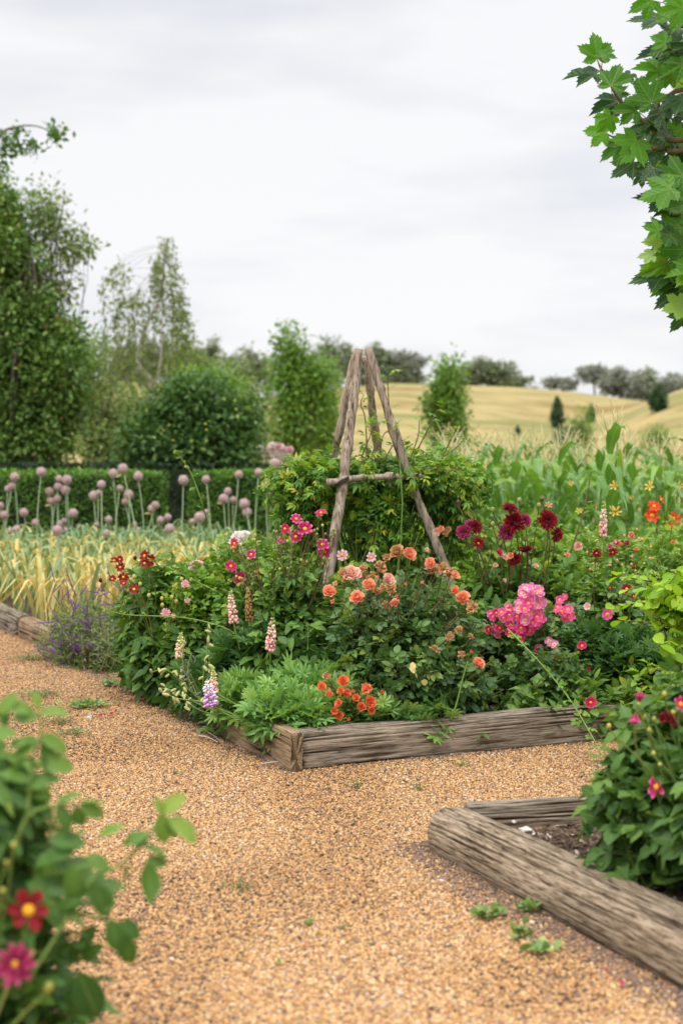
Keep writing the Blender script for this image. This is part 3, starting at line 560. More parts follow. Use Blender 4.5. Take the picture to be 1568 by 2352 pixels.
def fmesh(kind, mat, seed=0):
    k = (kind, mat, seed)
    if k not in FM:
        p = {'single': lambda: flower_single(8, .62, seed), 'single6': lambda: flower_single(6, .66, seed, .3), 'lily': lambda: flower_single(6, .36, seed, .35), 'double': lambda: flower_double(seed), 'semi': lambda: flower_double(seed, ((10, .1, .95, .0), (9, .1, .8, .35), (6, .08, .55, .7)), .42),
             'rose': lambda: flower_rose(seed), 'dry': lambda: flower_rose(seed, .75), 'star': lambda: flower_star(5, seed), 'loose': lambda: flower_rose(seed, .28),
             'bud': lambda: P(BALL.V * np.array([.8, .8, 1.0]) + np.array([0, 0, .6]), BALL.F, BALL.luv, np.repeat(rng(seed).random(8), len(BALL.V) // 8 + 1)[:len(BALL.V)]),
             'rbud': lambda: join(ring(petal_t(.9, 4, .7, -.12, .2), 4, .15, 1.3, 1.15, 0, .08, seed)),
             'eye': lambda: P(BALL.V * np.array([1, 1, .6]), BALL.F, BALL.luv, np.linspace(0, 1, len(BALL.V)))}[kind]()
        FM[k] = me(kind + '_' + mat.name, p, mat)
    return FM[k]
EYER = {'single': .27, 'single6': .3, 'semi': .2, 'star': .24, 'lily': .16}
def flower(rt, kind, matkey, pos, r, seed=0, eye='y', look=None, tilt=.5, name='flower'):
    g = rng(seed * 31 + int(abs(pos[0]) * 1000)); n = np.array(look) if look is not None else np.array([g.normal(0, .45), -1 + g.normal(0, .25), .55 + g.normal(0, .3)])
    m = F_[matkey] if isinstance(matkey, str) else matkey
    q = facing(n, roll=g.random() * 6.28); o = ob(name, fmesh(kind, m, seed % 4), rt, np.array(pos) - np.array(rt.location), q, r)
    if kind in EYER and eye: ob('flower_eye', fmesh('eye', EYE if eye == 'y' else EYED, 0), o, (0, 0, .06), None, EYER[kind])
    return o
def stalks(rt, tops, seed, mat, r0=.004, r1=.0022, base=None, low=.45, bend=.07, pname='flower_stalks'):
    g = rng(seed); tops = np.array(tops); b = np.array(rt.location) if base is None else np.array(base); n = len(tops)
    A = np.column_stack([b[0] + (tops[:, 0] - b[0]) * .45 + g.normal(0, .03, n), b[1] + (tops[:, 1] - b[1]) * .5 + g.normal(0, .03, n), b[2] + (tops[:, 2] - b[2]) * low])
    part(pname, sticks(A, tops - np.array([0, 0, .004]), r0, r1, bend, 5, seed), mat, rt)
def cane(rt, pts, r0, r1, T, mat, leafL, step, seed, stem=STEM, pname='cane', rb=.2, n=26):
    c = curve(pts, n); g = rng(seed); part(pname, tube(c, np.linspace(r0, r1, n), 6), stem, rt)
    L = np.linalg.norm(np.diff(c, axis=0), axis=1).sum(); m = max(2, int(L / step)); t = np.linspace(.06, .99, m); idx = t * (n - 1); i = np.minimum(idx.astype(int), n - 2)
    q = c[i] + (c[i + 1] - c[i]) * (idx - i)[:, None]; tg = unit(c[i + 1] - c[i]); X = unit(np.cross(tg, [0.1, .3, 1])); sg = np.where(np.arange(m) % 2, 1, -1)[:, None]
    d = X * sg * .9 + tg * .5 + g.normal(0, .25, (m, 3)); lv = scatter(T, q, frames(d, np.array([0, -.3, 1.]) + g.normal(0, .3, (m, 3))), leafL * g.uniform(.6, 1.15, m), np.clip(rb + .6 * g.random(m), 0, 1))
    part(pname + '_leaves', lv, mat, rt)

# ---- trees
def tree(name, label, ells, ncl, per, sig, leafL, mat, seed, trunk, bark=BARK, r0=.1, T=LF_FAR, group=None, cat='tree', inner=.45, droop=0.0, lump=.35, nbr=60, flat=1.0, lines=None):
    g = rng(seed); trunk = np.array(trunk, float); rt = root(name, label, cat, trunk[0], group); ps = []; cs = []
    vol = np.array([np.prod(np.array(e[1])) ** .667 for e in ells]); ns = np.maximum((ncl * vol / vol.sum()).astype(int), 1)
    for e, n in zip(ells, ns):
        c, d = shoots(g, e, n, inner, lump, seed); m = len(c) * per; cc = np.repeat(c, per, 0); dd = np.repeat(d, per, 0)
        off = unit(g.normal(0, 1, (m, 3))) * (1.75 * g.random((m, 1)) ** .55) * sig * np.array([1, 1, flat]) * np.repeat(g.uniform(.5, 1.4, len(c)), per)[:, None]; q = cc + off
        ld = unit(off) * .7 + dd * .5 + g.normal(0, .5, (m, 3)) + np.array([0, 0, -droop]); nh = np.array([0, -.2, .9]) + dd * .6 + g.normal(0, .5, (m, 3))
        tint = np.repeat(g.random(len(c)), per); r = np.clip(.55 * g.random(m) + .45 * tint, 0, 1)
        ps.append(scatter(T, q, frames(ld, nh), leafL * g.uniform(.65, 1.3, m), r)); cs.append(c)
    part('crown', join(ps), mat, rt)
    tc_ = curve(trunk, 14); br = [tube(tc_, np.linspace(r0, r0 * .25, 14), 8)]
    cs = np.concatenate(cs); k = g.permutation(len(cs))[:nbr]; ends = cs[k]
    a = np.clip(((ends[:, 2] - trunk[0, 2]) / max(trunk[-1, 2] - trunk[0, 2], .1) - .25) * .85, .1, .97); ix = (a * 13).astype(int)
    part('trunk', br[0], bark, rt); part('branches', sticks(tc_[ix], ends, r0 * .30, r0 * .06, .08, 4, seed), bark, rt)
    return rt
def ellpx(px, py, Y, rx, rz, ry=None, dy=0):
    Y = Y + dy * Y / FPX; s = Y / FPX; return (at(px, py, Y), (rx * s, (ry or rx) * s, rz * s))
def clumps(els, n, r0, r1, seed):
    # break a crown outline (px ellipses) into many small leaf masses
    g = rng(seed); ar = np.array([e[2] * e[3] for e in els], float); o = []
    for i in range(n):
        e = els[g.choice(len(els), p=ar / ar.sum())]; a = g.random() * 6.28; f = g.random() ** .5 * g.uniform(.9, 1.18); r = g.uniform(r0, r1)
        o.append((e[0] + f * math.cos(a) * max(e[2] - r * .6, 5), e[1] + f * math.sin(a) * max(e[3] - r * .6, 5), r * 1.1, r * .85, r, g.normal(0, .35) * min(e[2], 110) * .9))
    return o
def gz0(px, Y):
    p = at(px, 1040, Y); return np.array([p[0], p[1], float(terrain(np.array([p[0]]), np.array([p[1]]))[0])])

# far gum trees along the ridge
def solveY(px, py, y0=55., y1=255.):
    Ys = np.linspace(y0, y1, 400); X = (px - 784) / FPX * Ys; q = 1040 - (terrain(X, Ys) - 1.57) * FPX / Ys; k = np.nonzero(q <= py)[0]
    return float(Ys[k[0]]) if len(k) else y1
def gum(px, py_top, py_bot, wpx, Y, seed, label, mat='gum', lean=0, dense=True):
    py_top -= 12 if px != 1220 else 0; wpx *= 1.15 if dense else .85
    b = gz0(px, Y); b[2] = max(b[2], at(px, py_bot, Y)[2] - 1.2); top = at(px + lean, py_top, Y); s = Y / FPX; hgt = top[2] - b[2]
    g = rng(seed); ells = []
    nb = max(2, int(wpx / 26))
    for i in range(nb):
        fx = (i + .5) / nb * 2 - 1; cz = b[2] + hgt * ((.44 if dense else .66) + .20 * (1 - fx * fx) + g.normal(0, .07)); ells.append((np.array([top[0] + fx * wpx * .40 * s, b[1] + g.normal(0, 1.5), cz]), ((wpx * .62 / nb * s + .5) * g.uniform(.7, 1.4), wpx * .5 / nb * s + .8, hgt * (g.uniform(.30, .42) if dense else g.uniform(.14, .22)))))
    return tree('gum_tree', label, ells, 85 * nb, 9, .38 * s * 14, .6, G[mat], seed, [b, b + (np.array([top[0], b[1], b[2] + hgt * .45]) - b), np.array([top[0], b[1], b[2] + hgt * .85])], r0=.22, T=LF_TINY, flat=.6, inner=.3, lump=.45, nbr=16, group='gum trees along the ridge')
GUMS = [(300, 800, 905, 95, 200, 'gumgrey', 'grey gum behind the drooping birch, leftmost on the ridge'), (385, 788, 905, 120, 190, 'gum', 'broad gum whose dark crown shows through the birch strands'), (465, 798, 880, 70, 210, 'gum', 'small flat-topped gum just right of the drooping birch'),
        (570, 800, 915, 110, 200, 'gum', 'rounded gum on the ridge left of the bright green poplar'), (725, 805, 905, 80, 230, 'gumgrey', 'pale gum peeping out right of the poplar tip'), (775, 800, 905, 85, 225, 'gum', 'gum just left of the wooden tripod top'), (862, 812, 900, 70, 230, 'gum', 'gum crown behind the tripod top'),
        (935, 822, 902, 85, 230, 'gumgrey', 'thin greyish gum between the tripod and the young green tree'), (920, 858, 900, 80, 226, 'gum', 'low green gum beneath the greyish one right of the tripod'), (1075, 832, 912, 80, 235, 'gum', 'tall rounded gum directly behind the young green tree'), (1128, 845, 918, 95, 232, 'gum', 'broad gum on the crest right of the young green tree'), (1170, 872, 918, 60, 236, 'gum', 'low trailing gum at the right end of the crest clump'),
        (1220, 895, 918, 60, 250, 'gumgrey', 'tiny distant gum low on the skyline left of the upper conifer'), (1292, 882, 935, 62, 232, 'gumgrey', 'sparse see-through gum rising behind the dark conifer'), (1365, 853, 945, 72, 235, 'gumgrey', 'leaning open gum standing alone on the right skyline'), (1425, 865, 950, 80, 225, 'gumgrey', 'dense grey gum right of the lone open gum'), (1485, 868, 950, 90, 228, 'gum', 'wide gum behind the small conifer on the right hump'), (1556, 862, 950, 80, 222, 'gumgrey', 'gum cut by the right edge of the photo')]
for i, (px, a, b_, w_, Y, m_, lb) in enumerate(GUMS): gum(px, a, b_, w_, Y, 300 + i, lb, m_, dense=px not in (1292, 1365, 935))
# conifers and shrubs on the slope
def conifer(px, pt, pb, wpx, Y, seed, label, mat='pine'):
    Y = solveY(px, pb); s = Y / FPX; b = gz0(px, Y); h = (pb - pt) * s; ells = [(b + np.array([0, 0, h * f]), (wpx / 2 * s * k, wpx / 2 * s * k, h * .16)) for f, k in ((.18, .85), (.36, 1.0), (.54, .8), (.72, .5), (.88, .22))]
    return tree('conifer', label, ells, 150, 22, wpx * .085 * s, wpx * .15 * s, G[mat], seed, [b - np.array([0, 0, .3]), b + np.array([0, 0, h * .5]), b + np.array([0, 0, h])], r0=wpx * .03 * s, T=LF_TINY, inner=.2, group='young conifers on the dry slope', nbr=14)
conifer(1280, 910, 985, 34, 88, 401, 'dark young conifer standing alone on the golden slope'); conifer(1356, 928, 972, 22, 100, 402, 'small dark conifer behind the soft green shrub'); conifer(1511, 888, 945, 40, 130, 403, 'squat conifer on the crest of the right hump'); conifer(1188, 978, 1000, 14, 80, 404, 'tiny dark seedling conifer low on the slope')
def shrubfar(name, label, els, Y, mat, seed, n=160, per=14, leaf=.10, sig=.2, **k):
    Y = 75.0; leaf *= 1.3; sig *= 1.25
    b = gz0(els[0][0], Y); E = [ellpx(px, py, Y, rx, rz) for px, py, rx, rz in els]; top = max(e[0][2] + e[1][2] * .6 for e in E)
    return tree(name, label, E, n, per, sig, leaf, G[mat], seed, [b, (b + np.array([E[0][0][0], b[1], top])) / 2, np.array([E[0][0][0], b[1], top])], r0=.06, T=LF_TINY, cat=k.pop('cat', 'shrub'), **k)
shrubfar('shrub', 'soft green upright shrub below the small conifer on the slope', [(1335, 985, 24, 52), (1335, 1015, 28, 35)], 62, 'poplar', 411); shrubfar('shrub', 'round dark green shrub above the corn at the right', [(1506, 1018, 30, 30)], 62, 'poplar', 412); shrubfar('shrub', 'low grey-green shrub left of the upright one on the slope', [(1296, 1010, 20, 22)], 64, 'gum', 413)

# mid-distance trees
Y = 27.0
lb = gz0(40, Y)
tree('fruit_tree', 'tall dense dark green tree filling the left edge above the hedge', [ellpx(e[0], e[1], Y, *e[2:]) for e in clumps([(-16, 475, 42, 100), (-12, 585, 92, 110), (15, 690, 108, 70), (65, 800, 128, 110), (62, 920, 140, 130), (60, 1020, 142, 80)], 140, 26, 55, 5)] + [ellpx(-130, 850, Y, 130, 250), ellpx(20, 890, Y + .3, 90, 170, 90)], 2700, 19, .20, .115, G['tree'], 501, [lb, lb + np.array([-.1, 0, 2.4]), lb + np.array([-.3, 0, 5.6])], r0=.2, T=LF_FAR, inner=.45, lump=.3, nbr=120)
ft = tree('fruit_tree', 'airy light green limb leaning out from behind the dark tree at the left', [ellpx(100, 470, Y + .6, 40, 55, 60), ellpx(140, 545, Y + .6, 50, 38, 50), ellpx(120, 640, Y + .6, 50, 65, 50), ellpx(185, 570, Y + .4, 30, 25, 40)], 190, 11, .15, .11, G['birch'], 502, [lb + np.array([.2, .6, 0]), lb + np.array([.2, .6, 3.]), at(150, 440, Y + .6)], r0=.045, inner=.2, nbr=50)
g = rng(7); FRT = rndmat('red_fruit', [(0, (.26, .06, .025)), (1, (.40, .17, .06))]); n = 10; fp = np.column_stack([g.uniform(-10, 175, n), g.uniform(620, 1050, n)])
frt = [o for o in SC.objects if o.get('label', '').startswith('tall dense dark green tree')][0]
frm = None
for i, (a, b_) in enumerate(fp):
    q = at(a, b_, Y - 1.05 + abs(a - 60) / 150 * .6)
    if frm is None: frm = me('fruit', P(BALL.V * .020, BALL.F), FRT)
    ob('fruit', frm, frt, q - np.array(frt.location))
# the arching top spray of that tree
Yb = 24.0; sp = root('fruit_tree', 'thin arching leafy spray above the dark tree at the top left', 'tree', gz0(-60, Yb))
main = curve([gz0(-60, Yb), at(-70, 700, Yb), at(-55, 420, Yb), at(0, 312, Yb), at(40, 290, Yb), at(85, 289, Yb), at(120, 305, Yb), at(135, 318, Yb)], 40); part('trunk', tube(main, np.linspace(.05, .06, 40) * np.linspace(1, .12, 40) ** 1.6, 6), BARK, sp)
ps = []; g = rng(77)
for (a, b_, rx, ry, n) in ((130, 305, 24, 26, 100), (70, 335, 24, 26, 80), (15, 330, 34, 34, 130), (38, 298, 12, 12, 30), (0, 380, 20, 40, 70), (-15, 300, 20, 15, 40)):
    q = np.array([at(a + g.normal(0, rx * .45), b_ + g.normal(0, ry * .45), Yb + g.normal(0, .15)) for _ in range(n)]); ps.append(scatter(LF_FAR, q, frames(g.normal(0, 1, (n, 3)) + np.array([.4, 0, -.3]), g.normal(0, .6, (n, 3)) + np.array([0, -.3, .8])), g.uniform(.07, .14, n), g.random(n) * .6))
part('crown', join(ps), G['tree'], sp); part('branches', join([tube(curve([at(-30, 370, Yb), at(25, 335, Yb), at(75, 345, Yb)], 10), np.linspace(.015, .004, 10), 5), tube(curve([at(120, 305, Yb), at(130, 320, Yb), at(118, 332, Yb)], 6), .005, 4)]), BARK, sp)
# weeping birch: drooping strands
Yw = 31.0; wb = gz0(350, Yw); g = rng(88); br_ = root('weeping_birch', 'slender weeping birch with drooping see-through strands and pale forked trunk', 'tree', wb)
tr1 = curve([wb, at(352, 1000, Yw), at(348, 885, Yw), at(318, 835, Yw), at(330, 760, Yw), at(368, 680, Yw), at(378, 600, Yw), at(386, 552, Yw)], 34); part('trunk', join([tube(tr1, np.linspace(.085, .008, 34), 7), tube(curve([at(348, 890, Yw), at(366, 845, Yw), at(372, 760, Yw), at(372, 690, Yw)], 12), np.linspace(.045, .012, 12), 6)]), WBARK, br_)
bp_ = []; lf_ = []
STR = [(245, 720, 640, 820), (262, 650, 628, 800), (285, 640, 640, 850), (300, 660, 690, 830), (318, 650, 700, 860), (338, 700, 720, 870), (352, 610, 610, 690), (370, 590, 560, 700), (392, 610, 585, 660), (405, 690, 640, 790), (416, 700, 680, 850), (425, 740, 720, 860), (432, 760, 740, 900), (395, 700, 690, 830), (372, 740, 700, 840), (275, 760, 700, 900), (300, 800, 760, 930), (345, 800, 760, 920), (400, 830, 790, 900), (250, 830, 760, 900), (360, 640, 620, 740), (384, 560, 556, 640), (415, 800, 720, 900)]
for (a, mid, t0, t1) in STR:
    for k in range(3):
        x = a + g.normal(0, 7); i0 = tr1[g.integers(18, 33)]; y0 = Yw + g.normal(0, .5); top = at(x, t0 + g.normal(0, 8), y0); end = at(x + g.normal(0, 4), t1 + g.normal(0, 14), y0)
        c = curve([i0, (i0 + top) / 2 + np.array([0, 0, .18]), top, (top + end) / 2 + np.array([g.normal(0, .03), 0, 0]), end], 22); bp_.append(tube(c, np.linspace(.004, .0015, 22), 4, cap=False)); n = int(g.integers(55, 110) * (.3 if t0 < 605 else .75)); j = g.integers(8, 22, n)
        q = c[j] + g.normal(0, .06, (n, 3)); lf_.append(scatter(LF_TINY, q, frames(g.normal(0, .6, (n, 3)) + np.array([0, 0, -1.]), g.normal(0, 1, (n, 3)) + np.array([0, -.6, .3])), g.uniform(.06, .12, n), g.random(n)))
part('branches', join(bp_), BARK, br_); part('crown', join(lf_), G['birch'], br_)
# olive-green wispy shrubs, dark bush, poplar, young tree
def midtree(name, label, els, Y, mat, seed, n, per, sig, leaf, trunkpx, r0=.07, inner=.3, cat='tree', **k):
    b = gz0(trunkpx, Y); E = [ellpx(*e[:2], Y, *e[2:]) for e in els]; top = max(E, key=lambda e: e[0][2])
    return tree(name, label, E, n, per, sig, leaf, G[mat], seed, [b, np.array([b[0], b[1], (b[2] + top[0][2]) / 2]), top[0] + np.array([0, 0, top[1][2] * .5])], r0=r0, inner=inner, cat=cat, **k)
midtree('willow', 'wispy olive-green shrubby tree between the dark tree and the birch', [(225, 930, 50, 150), (255, 1010, 70, 80), (195, 830, 30, 60)], 33, 'willow', 511, 420, 14, .22, .11, 225)
midtree('willow', 'hazy yellowish green tree standing behind the dark round bush', [(540, 925, 60, 90), (480, 900, 50, 75), (575, 1000, 40, 60), (430, 870, 40, 60)], 36, 'willow', 512, 520, 14, .24, .12, 520)
midtree('willow', 'low olive thicket under the birch behind the left hedge', [(300, 985, 70, 85), (360, 950, 40, 60)], 35, 'willow', 513, 320, 14, .24, .12, 300)
db = midtree('bush', 'dark round bush with yellowish fruit rising over the gap in the hedge', clumps([(440, 1000, 130, 95), (535, 1000, 75, 90), (365, 1030, 60, 85), (455, 915, 85, 60)], 46, 22, 50, 6) + [(445, 1020, 80, 70, 70)], 25, 'treedark', 514, 1100, 15, .15, .12, 440, cat='bush', inner=.6, lump=.5)
g = rng(17); fm2 = me('fruit', P(BALL.V * .022, BALL.F), BUDY)
for i in range(12):
    a = g.uniform(335, 580); b_ = g.uniform(915, 1075); ob('fruit', fm2, db, at(a, b_, 24.15 + abs(a - 450) / 130 * .45) - np.array(db.location))
midtree('bush', 'bright light green shrub glowing above the dark round bush', [(455, 895, 55, 35), (500, 905, 60, 40)], 28, 'poplar', 515, 240, 12, .18, .12, 480, cat='bush')
midtree('poplar', 'bright green young poplar with a narrow pointed tip', [(668, 800, 26, 50), (672, 860, 42, 55), (690, 930, 62, 60), (670, 1000, 45, 45), (735, 880, 26, 50)], 42, 'poplar', 516, 560, 13, .26, .16, 690)
midtree('poplar', 'second softer green poplar merging with the pointed one on its right', [(730, 905, 32, 75), (735, 985, 30, 55)], 44, 'poplar', 517, 260, 12, .26, .16, 730)
midtree('young_tree', 'slim light green young tree against the golden slope', [(1030, 860, 22, 32), (1026, 915, 36, 45), (1030, 985, 38, 55), (1002, 930, 20, 30)], 40, 'poplar', 518, 330, 13, .22, .14, 1028)
# pale roses behind the hedge gap
bush('rose_bush', 'pale pink flowering bush far behind the hedge left of the tripod', 'bush', [(at(625, 1050, 30), (.32, .3, .22))], LF_FAR, G['willow'], 60, 5, .15, .09, 520, ground=.1)
rb_ = [o for o in SC.objects if o.get('label', '').startswith('pale pink flowering bush')][0]; g = rng(21)
for i in range(26): flower(rb_, 'rose', 'white' if i % 3 else 'palepink', at(g.uniform(595, 665), g.uniform(1025, 1068), 29.7), .085, i, look=(0, -1, .4))

# ---- clipped hedges
def hedge(name, label, c0, c1, depth, h, mat, seed, n, leaf):
    g = rng(seed); c0 = np.array(c0[:2]); c1 = np.array(c1[:2]); L = np.linalg.norm(c1 - c0); d = (c1 - c0) / L; nn = np.array([-d[1], d[0]]); rt = root(name, label, 'hedge', (*((c0 + c1) / 2), 0))
    areas = np.array([L * h, L * depth, depth * h, depth * h]); k = g.choice(4, n, p=areas / areas.sum()); a, b = g.random(n), g.random(n)
    loc = np.where((k == 0)[:, None], np.column_stack([a * L, 0 * a, b * h]), np.where((k == 1)[:, None], np.column_stack([a * L, b * depth, 0 * a + h]), np.where((k == 2)[:, None], np.column_stack([0 * a, a * depth, b * h]), np.column_stack([0 * a + L, a * depth, b * h]))))
    no = np.array([[0, -1, .2], [0, 0, 1], [-1, 0, .2], [1, 0, .2]])[k]; bmp = vnoise(loc * 5, seed) - .5; loc = loc + no * (bmp * .07 + g.normal(0, .015, n))[:, None]
    T3 = np.array([[d[0], nn[0], 0], [d[1], nn[1], 0], [0, 0, 1]]); q = loc @ T3.T + np.array([*c0, 0]); nw = no @ T3.T
    ld = nw * .5 + g.normal(0, .6, (n, 3)) + np.array([0, 0, .3]); r = np.clip(.75 * g.random(n) + .35 * bmp + .18 * (k == 1), 0, 1)  # lit top painted in: leaves on the top face get a lighter colour
    part('foliage', scatter(LF_FAR, q, frames(ld, nw + g.normal(0, .4, (n, 3))), leaf * g.uniform(.7, 1.3, n), r), mat, rt)
    cr = np.array([(x, y, z) for z in (0, h - .05) for (x, y) in ((.05, .05), (L - .05, .05), (L - .05, depth - .05), (.05, depth - .05))]) @ T3.T + np.array([*c0, 0])
    part('branches', P(cr, [[(0, 1, 5, 4), (1, 2, 6, 5), (2, 3, 7, 6), (3, 0, 4, 7), (4, 5, 6, 7)]]), HCORE, rt, smooth=False)
HCORE = rndmat('hedge_twigs', [(0, (.02, .035, .012)), (1, (.04, .06, .02))], nscale=12, nmul=.6, bump=.05)
hedge('hedge', 'clipped green hedge with a squared end behind the mauve alliums on the left', at(-330, 1100, 18.6), at(380, 1090, 20.4), 1.0, 1.27, G['hedge'], 601, 15000, .055)
hedge('hedge', 'clipped green hedge left of the tripod, beyond the dark gap', at(455, 1090, 20.0), at(980, 1090, 20.9), .55, 1.28, G['hedge'], 602, 13000, .055)
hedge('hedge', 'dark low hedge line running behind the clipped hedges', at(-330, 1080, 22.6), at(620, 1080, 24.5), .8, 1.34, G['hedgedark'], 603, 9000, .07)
#PART4
# ------------------------------------------------------------------ alliums and leeks in the back left bed
HEADS = [(98, 1190, 32), (80, 1250, 25), (52, 1268, 22), (278, 1155, 33), (397, 1200, 24), (450, 1208, 33), (332, 1287, 30), (390, 1255, 28), (440, 1278, 32), (348, 1350, 25), (385, 1335, 26), (30, 1445, 30), (160, 1428, 30), (5, 1380, 22), (490, 1433, 33), (385, 1548, 35), (65, 1555, 26), (112, 1540, 27), (238, 1495, 26), (405, 1505, 25), (445, 1550, 22), (430, 1485, 20), (682, 1240, 30), (628, 1315, 32), (662, 1295, 22), (760, 1165, 32), (825, 1132, 35), (805, 1265, 24), (865, 1308, 33), (840, 1357, 24), (928, 1182, 33), (730, 1475, 26), (648, 1510, 20), (715, 1570, 28), (530, 1520, 18), (1018, 1402, 28), (1042, 1378, 28), (1080, 1480, 28), (1127, 1460, 25), (1140, 1535, 32), (925, 1545, 22), (1232, 1210, 35), (1384, 1205, 28), (1342, 1460, 38), (1500, 1335, 33), (1530, 1285, 26), (1385, 1425, 20), (1290, 1490, 22), (325, 1640, 20), (250, 1732, 25), (160, 1700, 20), (405, 1735, 26), (595, 1655, 22), (1210, 1545, 22), (1110, 1555, 20), (905, 1505, 18)]
HEADS = [(x * .3418, 689 + y * .3418, r * .3418) for x, y, r in HEADS] + [(548, 1090, 10), (594, 1085, 10), (631, 1064, 12), (612, 1116, 12.5), (561, 1157, 12.5), (567, 1177, 11), (625, 1133, 9), (535, 1148, 8), (652, 1130, 8), (655, 1160, 7), (684, 1125, 7)]
def allium_head(seed):
    g = rng(seed); n = 230; i = np.arange(n) + .5; ph = np.arccos(1 - 2 * i / n); th = math.pi * (1 + 5 ** .5) * i; d = np.column_stack([np.sin(ph) * np.cos(th), np.sin(ph) * np.sin(th), np.cos(ph)])
    st = join(ring(petal_t(.38, 2, .1, .1, .2), 5, .0, 1.0, .35, 0, .1, seed)); ps = [scatter(st, d * g.uniform(.82, 1.0, (n, 1)), np.stack([frames(np.cross(d, [.3, .2, .9]), d)], 0)[0], g.uniform(.15, .2, n), g.random(n))]
    ps.append(sticks(np.zeros((60, 3)), d[::4][:58].tolist() + [[0, 0, 1], [0, 1, 0]], .01, .01, 0, 3, seed, 1)); c = P(BALL.V * .8, BALL.F, None, .12); ps.append(c); return join(ps)
AH = [me('flower_head', allium_head(s), F_['allium']) for s in (1, 2)] + [me('flower_head', allium_head(3), F_['alliumtan'])]
BRACT = me('bract', leaf_t(.22, 3, .5, .4), rndmat('dry_bract', [(0, (.62, .50, .22)), (1, (.72, .62, .34))]))
ORD = 'first second third fourth fifth sixth seventh eighth ninth tenth eleventh twelfth thirteenth fourteenth fifteenth sixteenth seventeenth eighteenth nineteenth twentieth'.split() + ['twenty-first', 'twenty-second', 'twenty-third', 'twenty-fourth', 'twenty-fifth', 'twenty-sixth', 'twenty-seventh', 'twenty-eighth', 'twenty-ninth', 'thirtieth']
def band(py): return 0 if py < 1112 else 1 if py < 1158 else 2 if py < 1205 else 3
BTX = ['of heads above the hedge top', 'of heads just below the hedge top', 'of heads halfway down the hedge', 'of heads sunk among the leek leaves']
cnt = {}
for x, y, r in sorted(HEADS):
    b = band(y); k = cnt.get(b, 0); cnt[b] = k + 1; g = rng(int(x * 7 + y)); r *= 1.03; D = float(np.clip(.064 * FPX / r * (.74 if b == 3 else 1), 11.4 if b == 3 else 12.2, 18.3)); h = at(x, y, D); rr = r / FPX * D
    bs = np.array([h[0] + g.normal(0, .07) + .02, h[1] + g.normal(0, .05), .1]); rt = root('allium', 'mauve allium globe, %s from the left %s' % (ORD[k], BTX[b]), 'allium', bs, 'mauve alliums standing in the leek bed')
    c = curve([bs, (bs + h) / 2 + np.array([g.normal(0, .035), 0, 0]), h], 9); part('stem', tube(c, np.linspace(.010, .007, 9), 6, rnd=g.random()), PALEST, rt)
    ob('flower_head', AH[2 if g.random() < .13 else g.integers(0, 2)], rt, h - bs, facing((g.normal(0, .3), g.normal(0, .3), 1), roll=g.random() * 6), rr)
    if g.random() < .45: ob('bract', BRACT, rt, h - bs - np.array([0, .0, rr]), facing((g.normal(0, 1), -1, .3), roll=g.random() * 6), .10)
# leek leaves: strap leaves arching over, green to straw yellow (one mass)
def straps(n, seed, base, hgt, wd, reach, rn, segs=7):
    g = rng(seed); th = g.random(n) * 6.28; d = np.column_stack([np.cos(th), np.sin(th)]); H = hgt * g.uniform(.7, 1.2, n); RC = reach * g.uniform(.3, 1.2, n); dr = g.uniform(.35, 1.35, n)
    t = np.linspace(0, 1, segs + 1); hz = RC[:, None] * t ** 1.6; z = H[:, None] * (np.minimum(t * 1.55, 1.0) - np.clip(t - .45, 0, 1) ** 1.5 * 1.9 * dr[:, None]); z = np.maximum(z, .01)
    C = np.stack([base[:, :1] + d[:, :1] * hz, base[:, 1:2] + d[:, 1:] * hz, base[:, 2:3] + z], -1); wv = wd * g.uniform(.6, 1.3, n)[:, None] * np.maximum(1 - t, .04) ** .5 * np.minimum(.45 + t * 2, 1)
    sd = np.stack([-d[:, 1], d[:, 0], g.normal(0, .3, n)], -1); V = np.stack([C - sd[:, None] * wv[..., None], C + np.array([0, 0, -.006]), C + sd[:, None] * wv[..., None]], 2)
    b = (np.arange(n) * (segs + 1) * 3)[:, None, None]; i = (np.arange(segs) * 3)[None, :, None]; j = np.arange(2)[None, None]
    F = np.stack([b + i + j, b + i + j + 1, b + i + j + 4, b + i + j + 3], -1).reshape(-1, 4); luv = np.zeros((n, segs + 1, 3, 2)); luv[..., 0] = np.array([-1, 0, 1]); luv[..., 1] = t[None, :, None]
    r = np.clip(rn[:, None] + .28 * (t[None] - .4), 0, 1); return P(V.reshape(-1, 3), [F], luv.reshape(-1, 2), np.repeat(r.reshape(-1), 3))
g = rng(31); n = 2300; uu, vv = g.uniform(.12, 3.6, n), g.uniform(4.6, 11.5, n); bs = np.array([CX, CY]) + np.outer(uu, U) + np.outer(vv, Vv); k = bs[:, 0] < -.2 - .0 * bs[:, 1]; bs, uu, vv = bs[k], uu[k], vv[k]
rn = np.clip(.66 - .10 * (vv - 5) + g.normal(0, .27, len(vv)) - .08 - .12 * (uu > 2.0), 0, 1); mat_leek = straps(len(bs), 32, np.column_stack([bs, np.full(len(bs), .1)]), .60, .021, .5, rn)
tag(ob('leek_leaves', me('leek_leaves', mat_leek, G['leek']), None), 'mass of yellowing arching leek leaves behind the left timbers', 'leek leaves', kind='stuff')

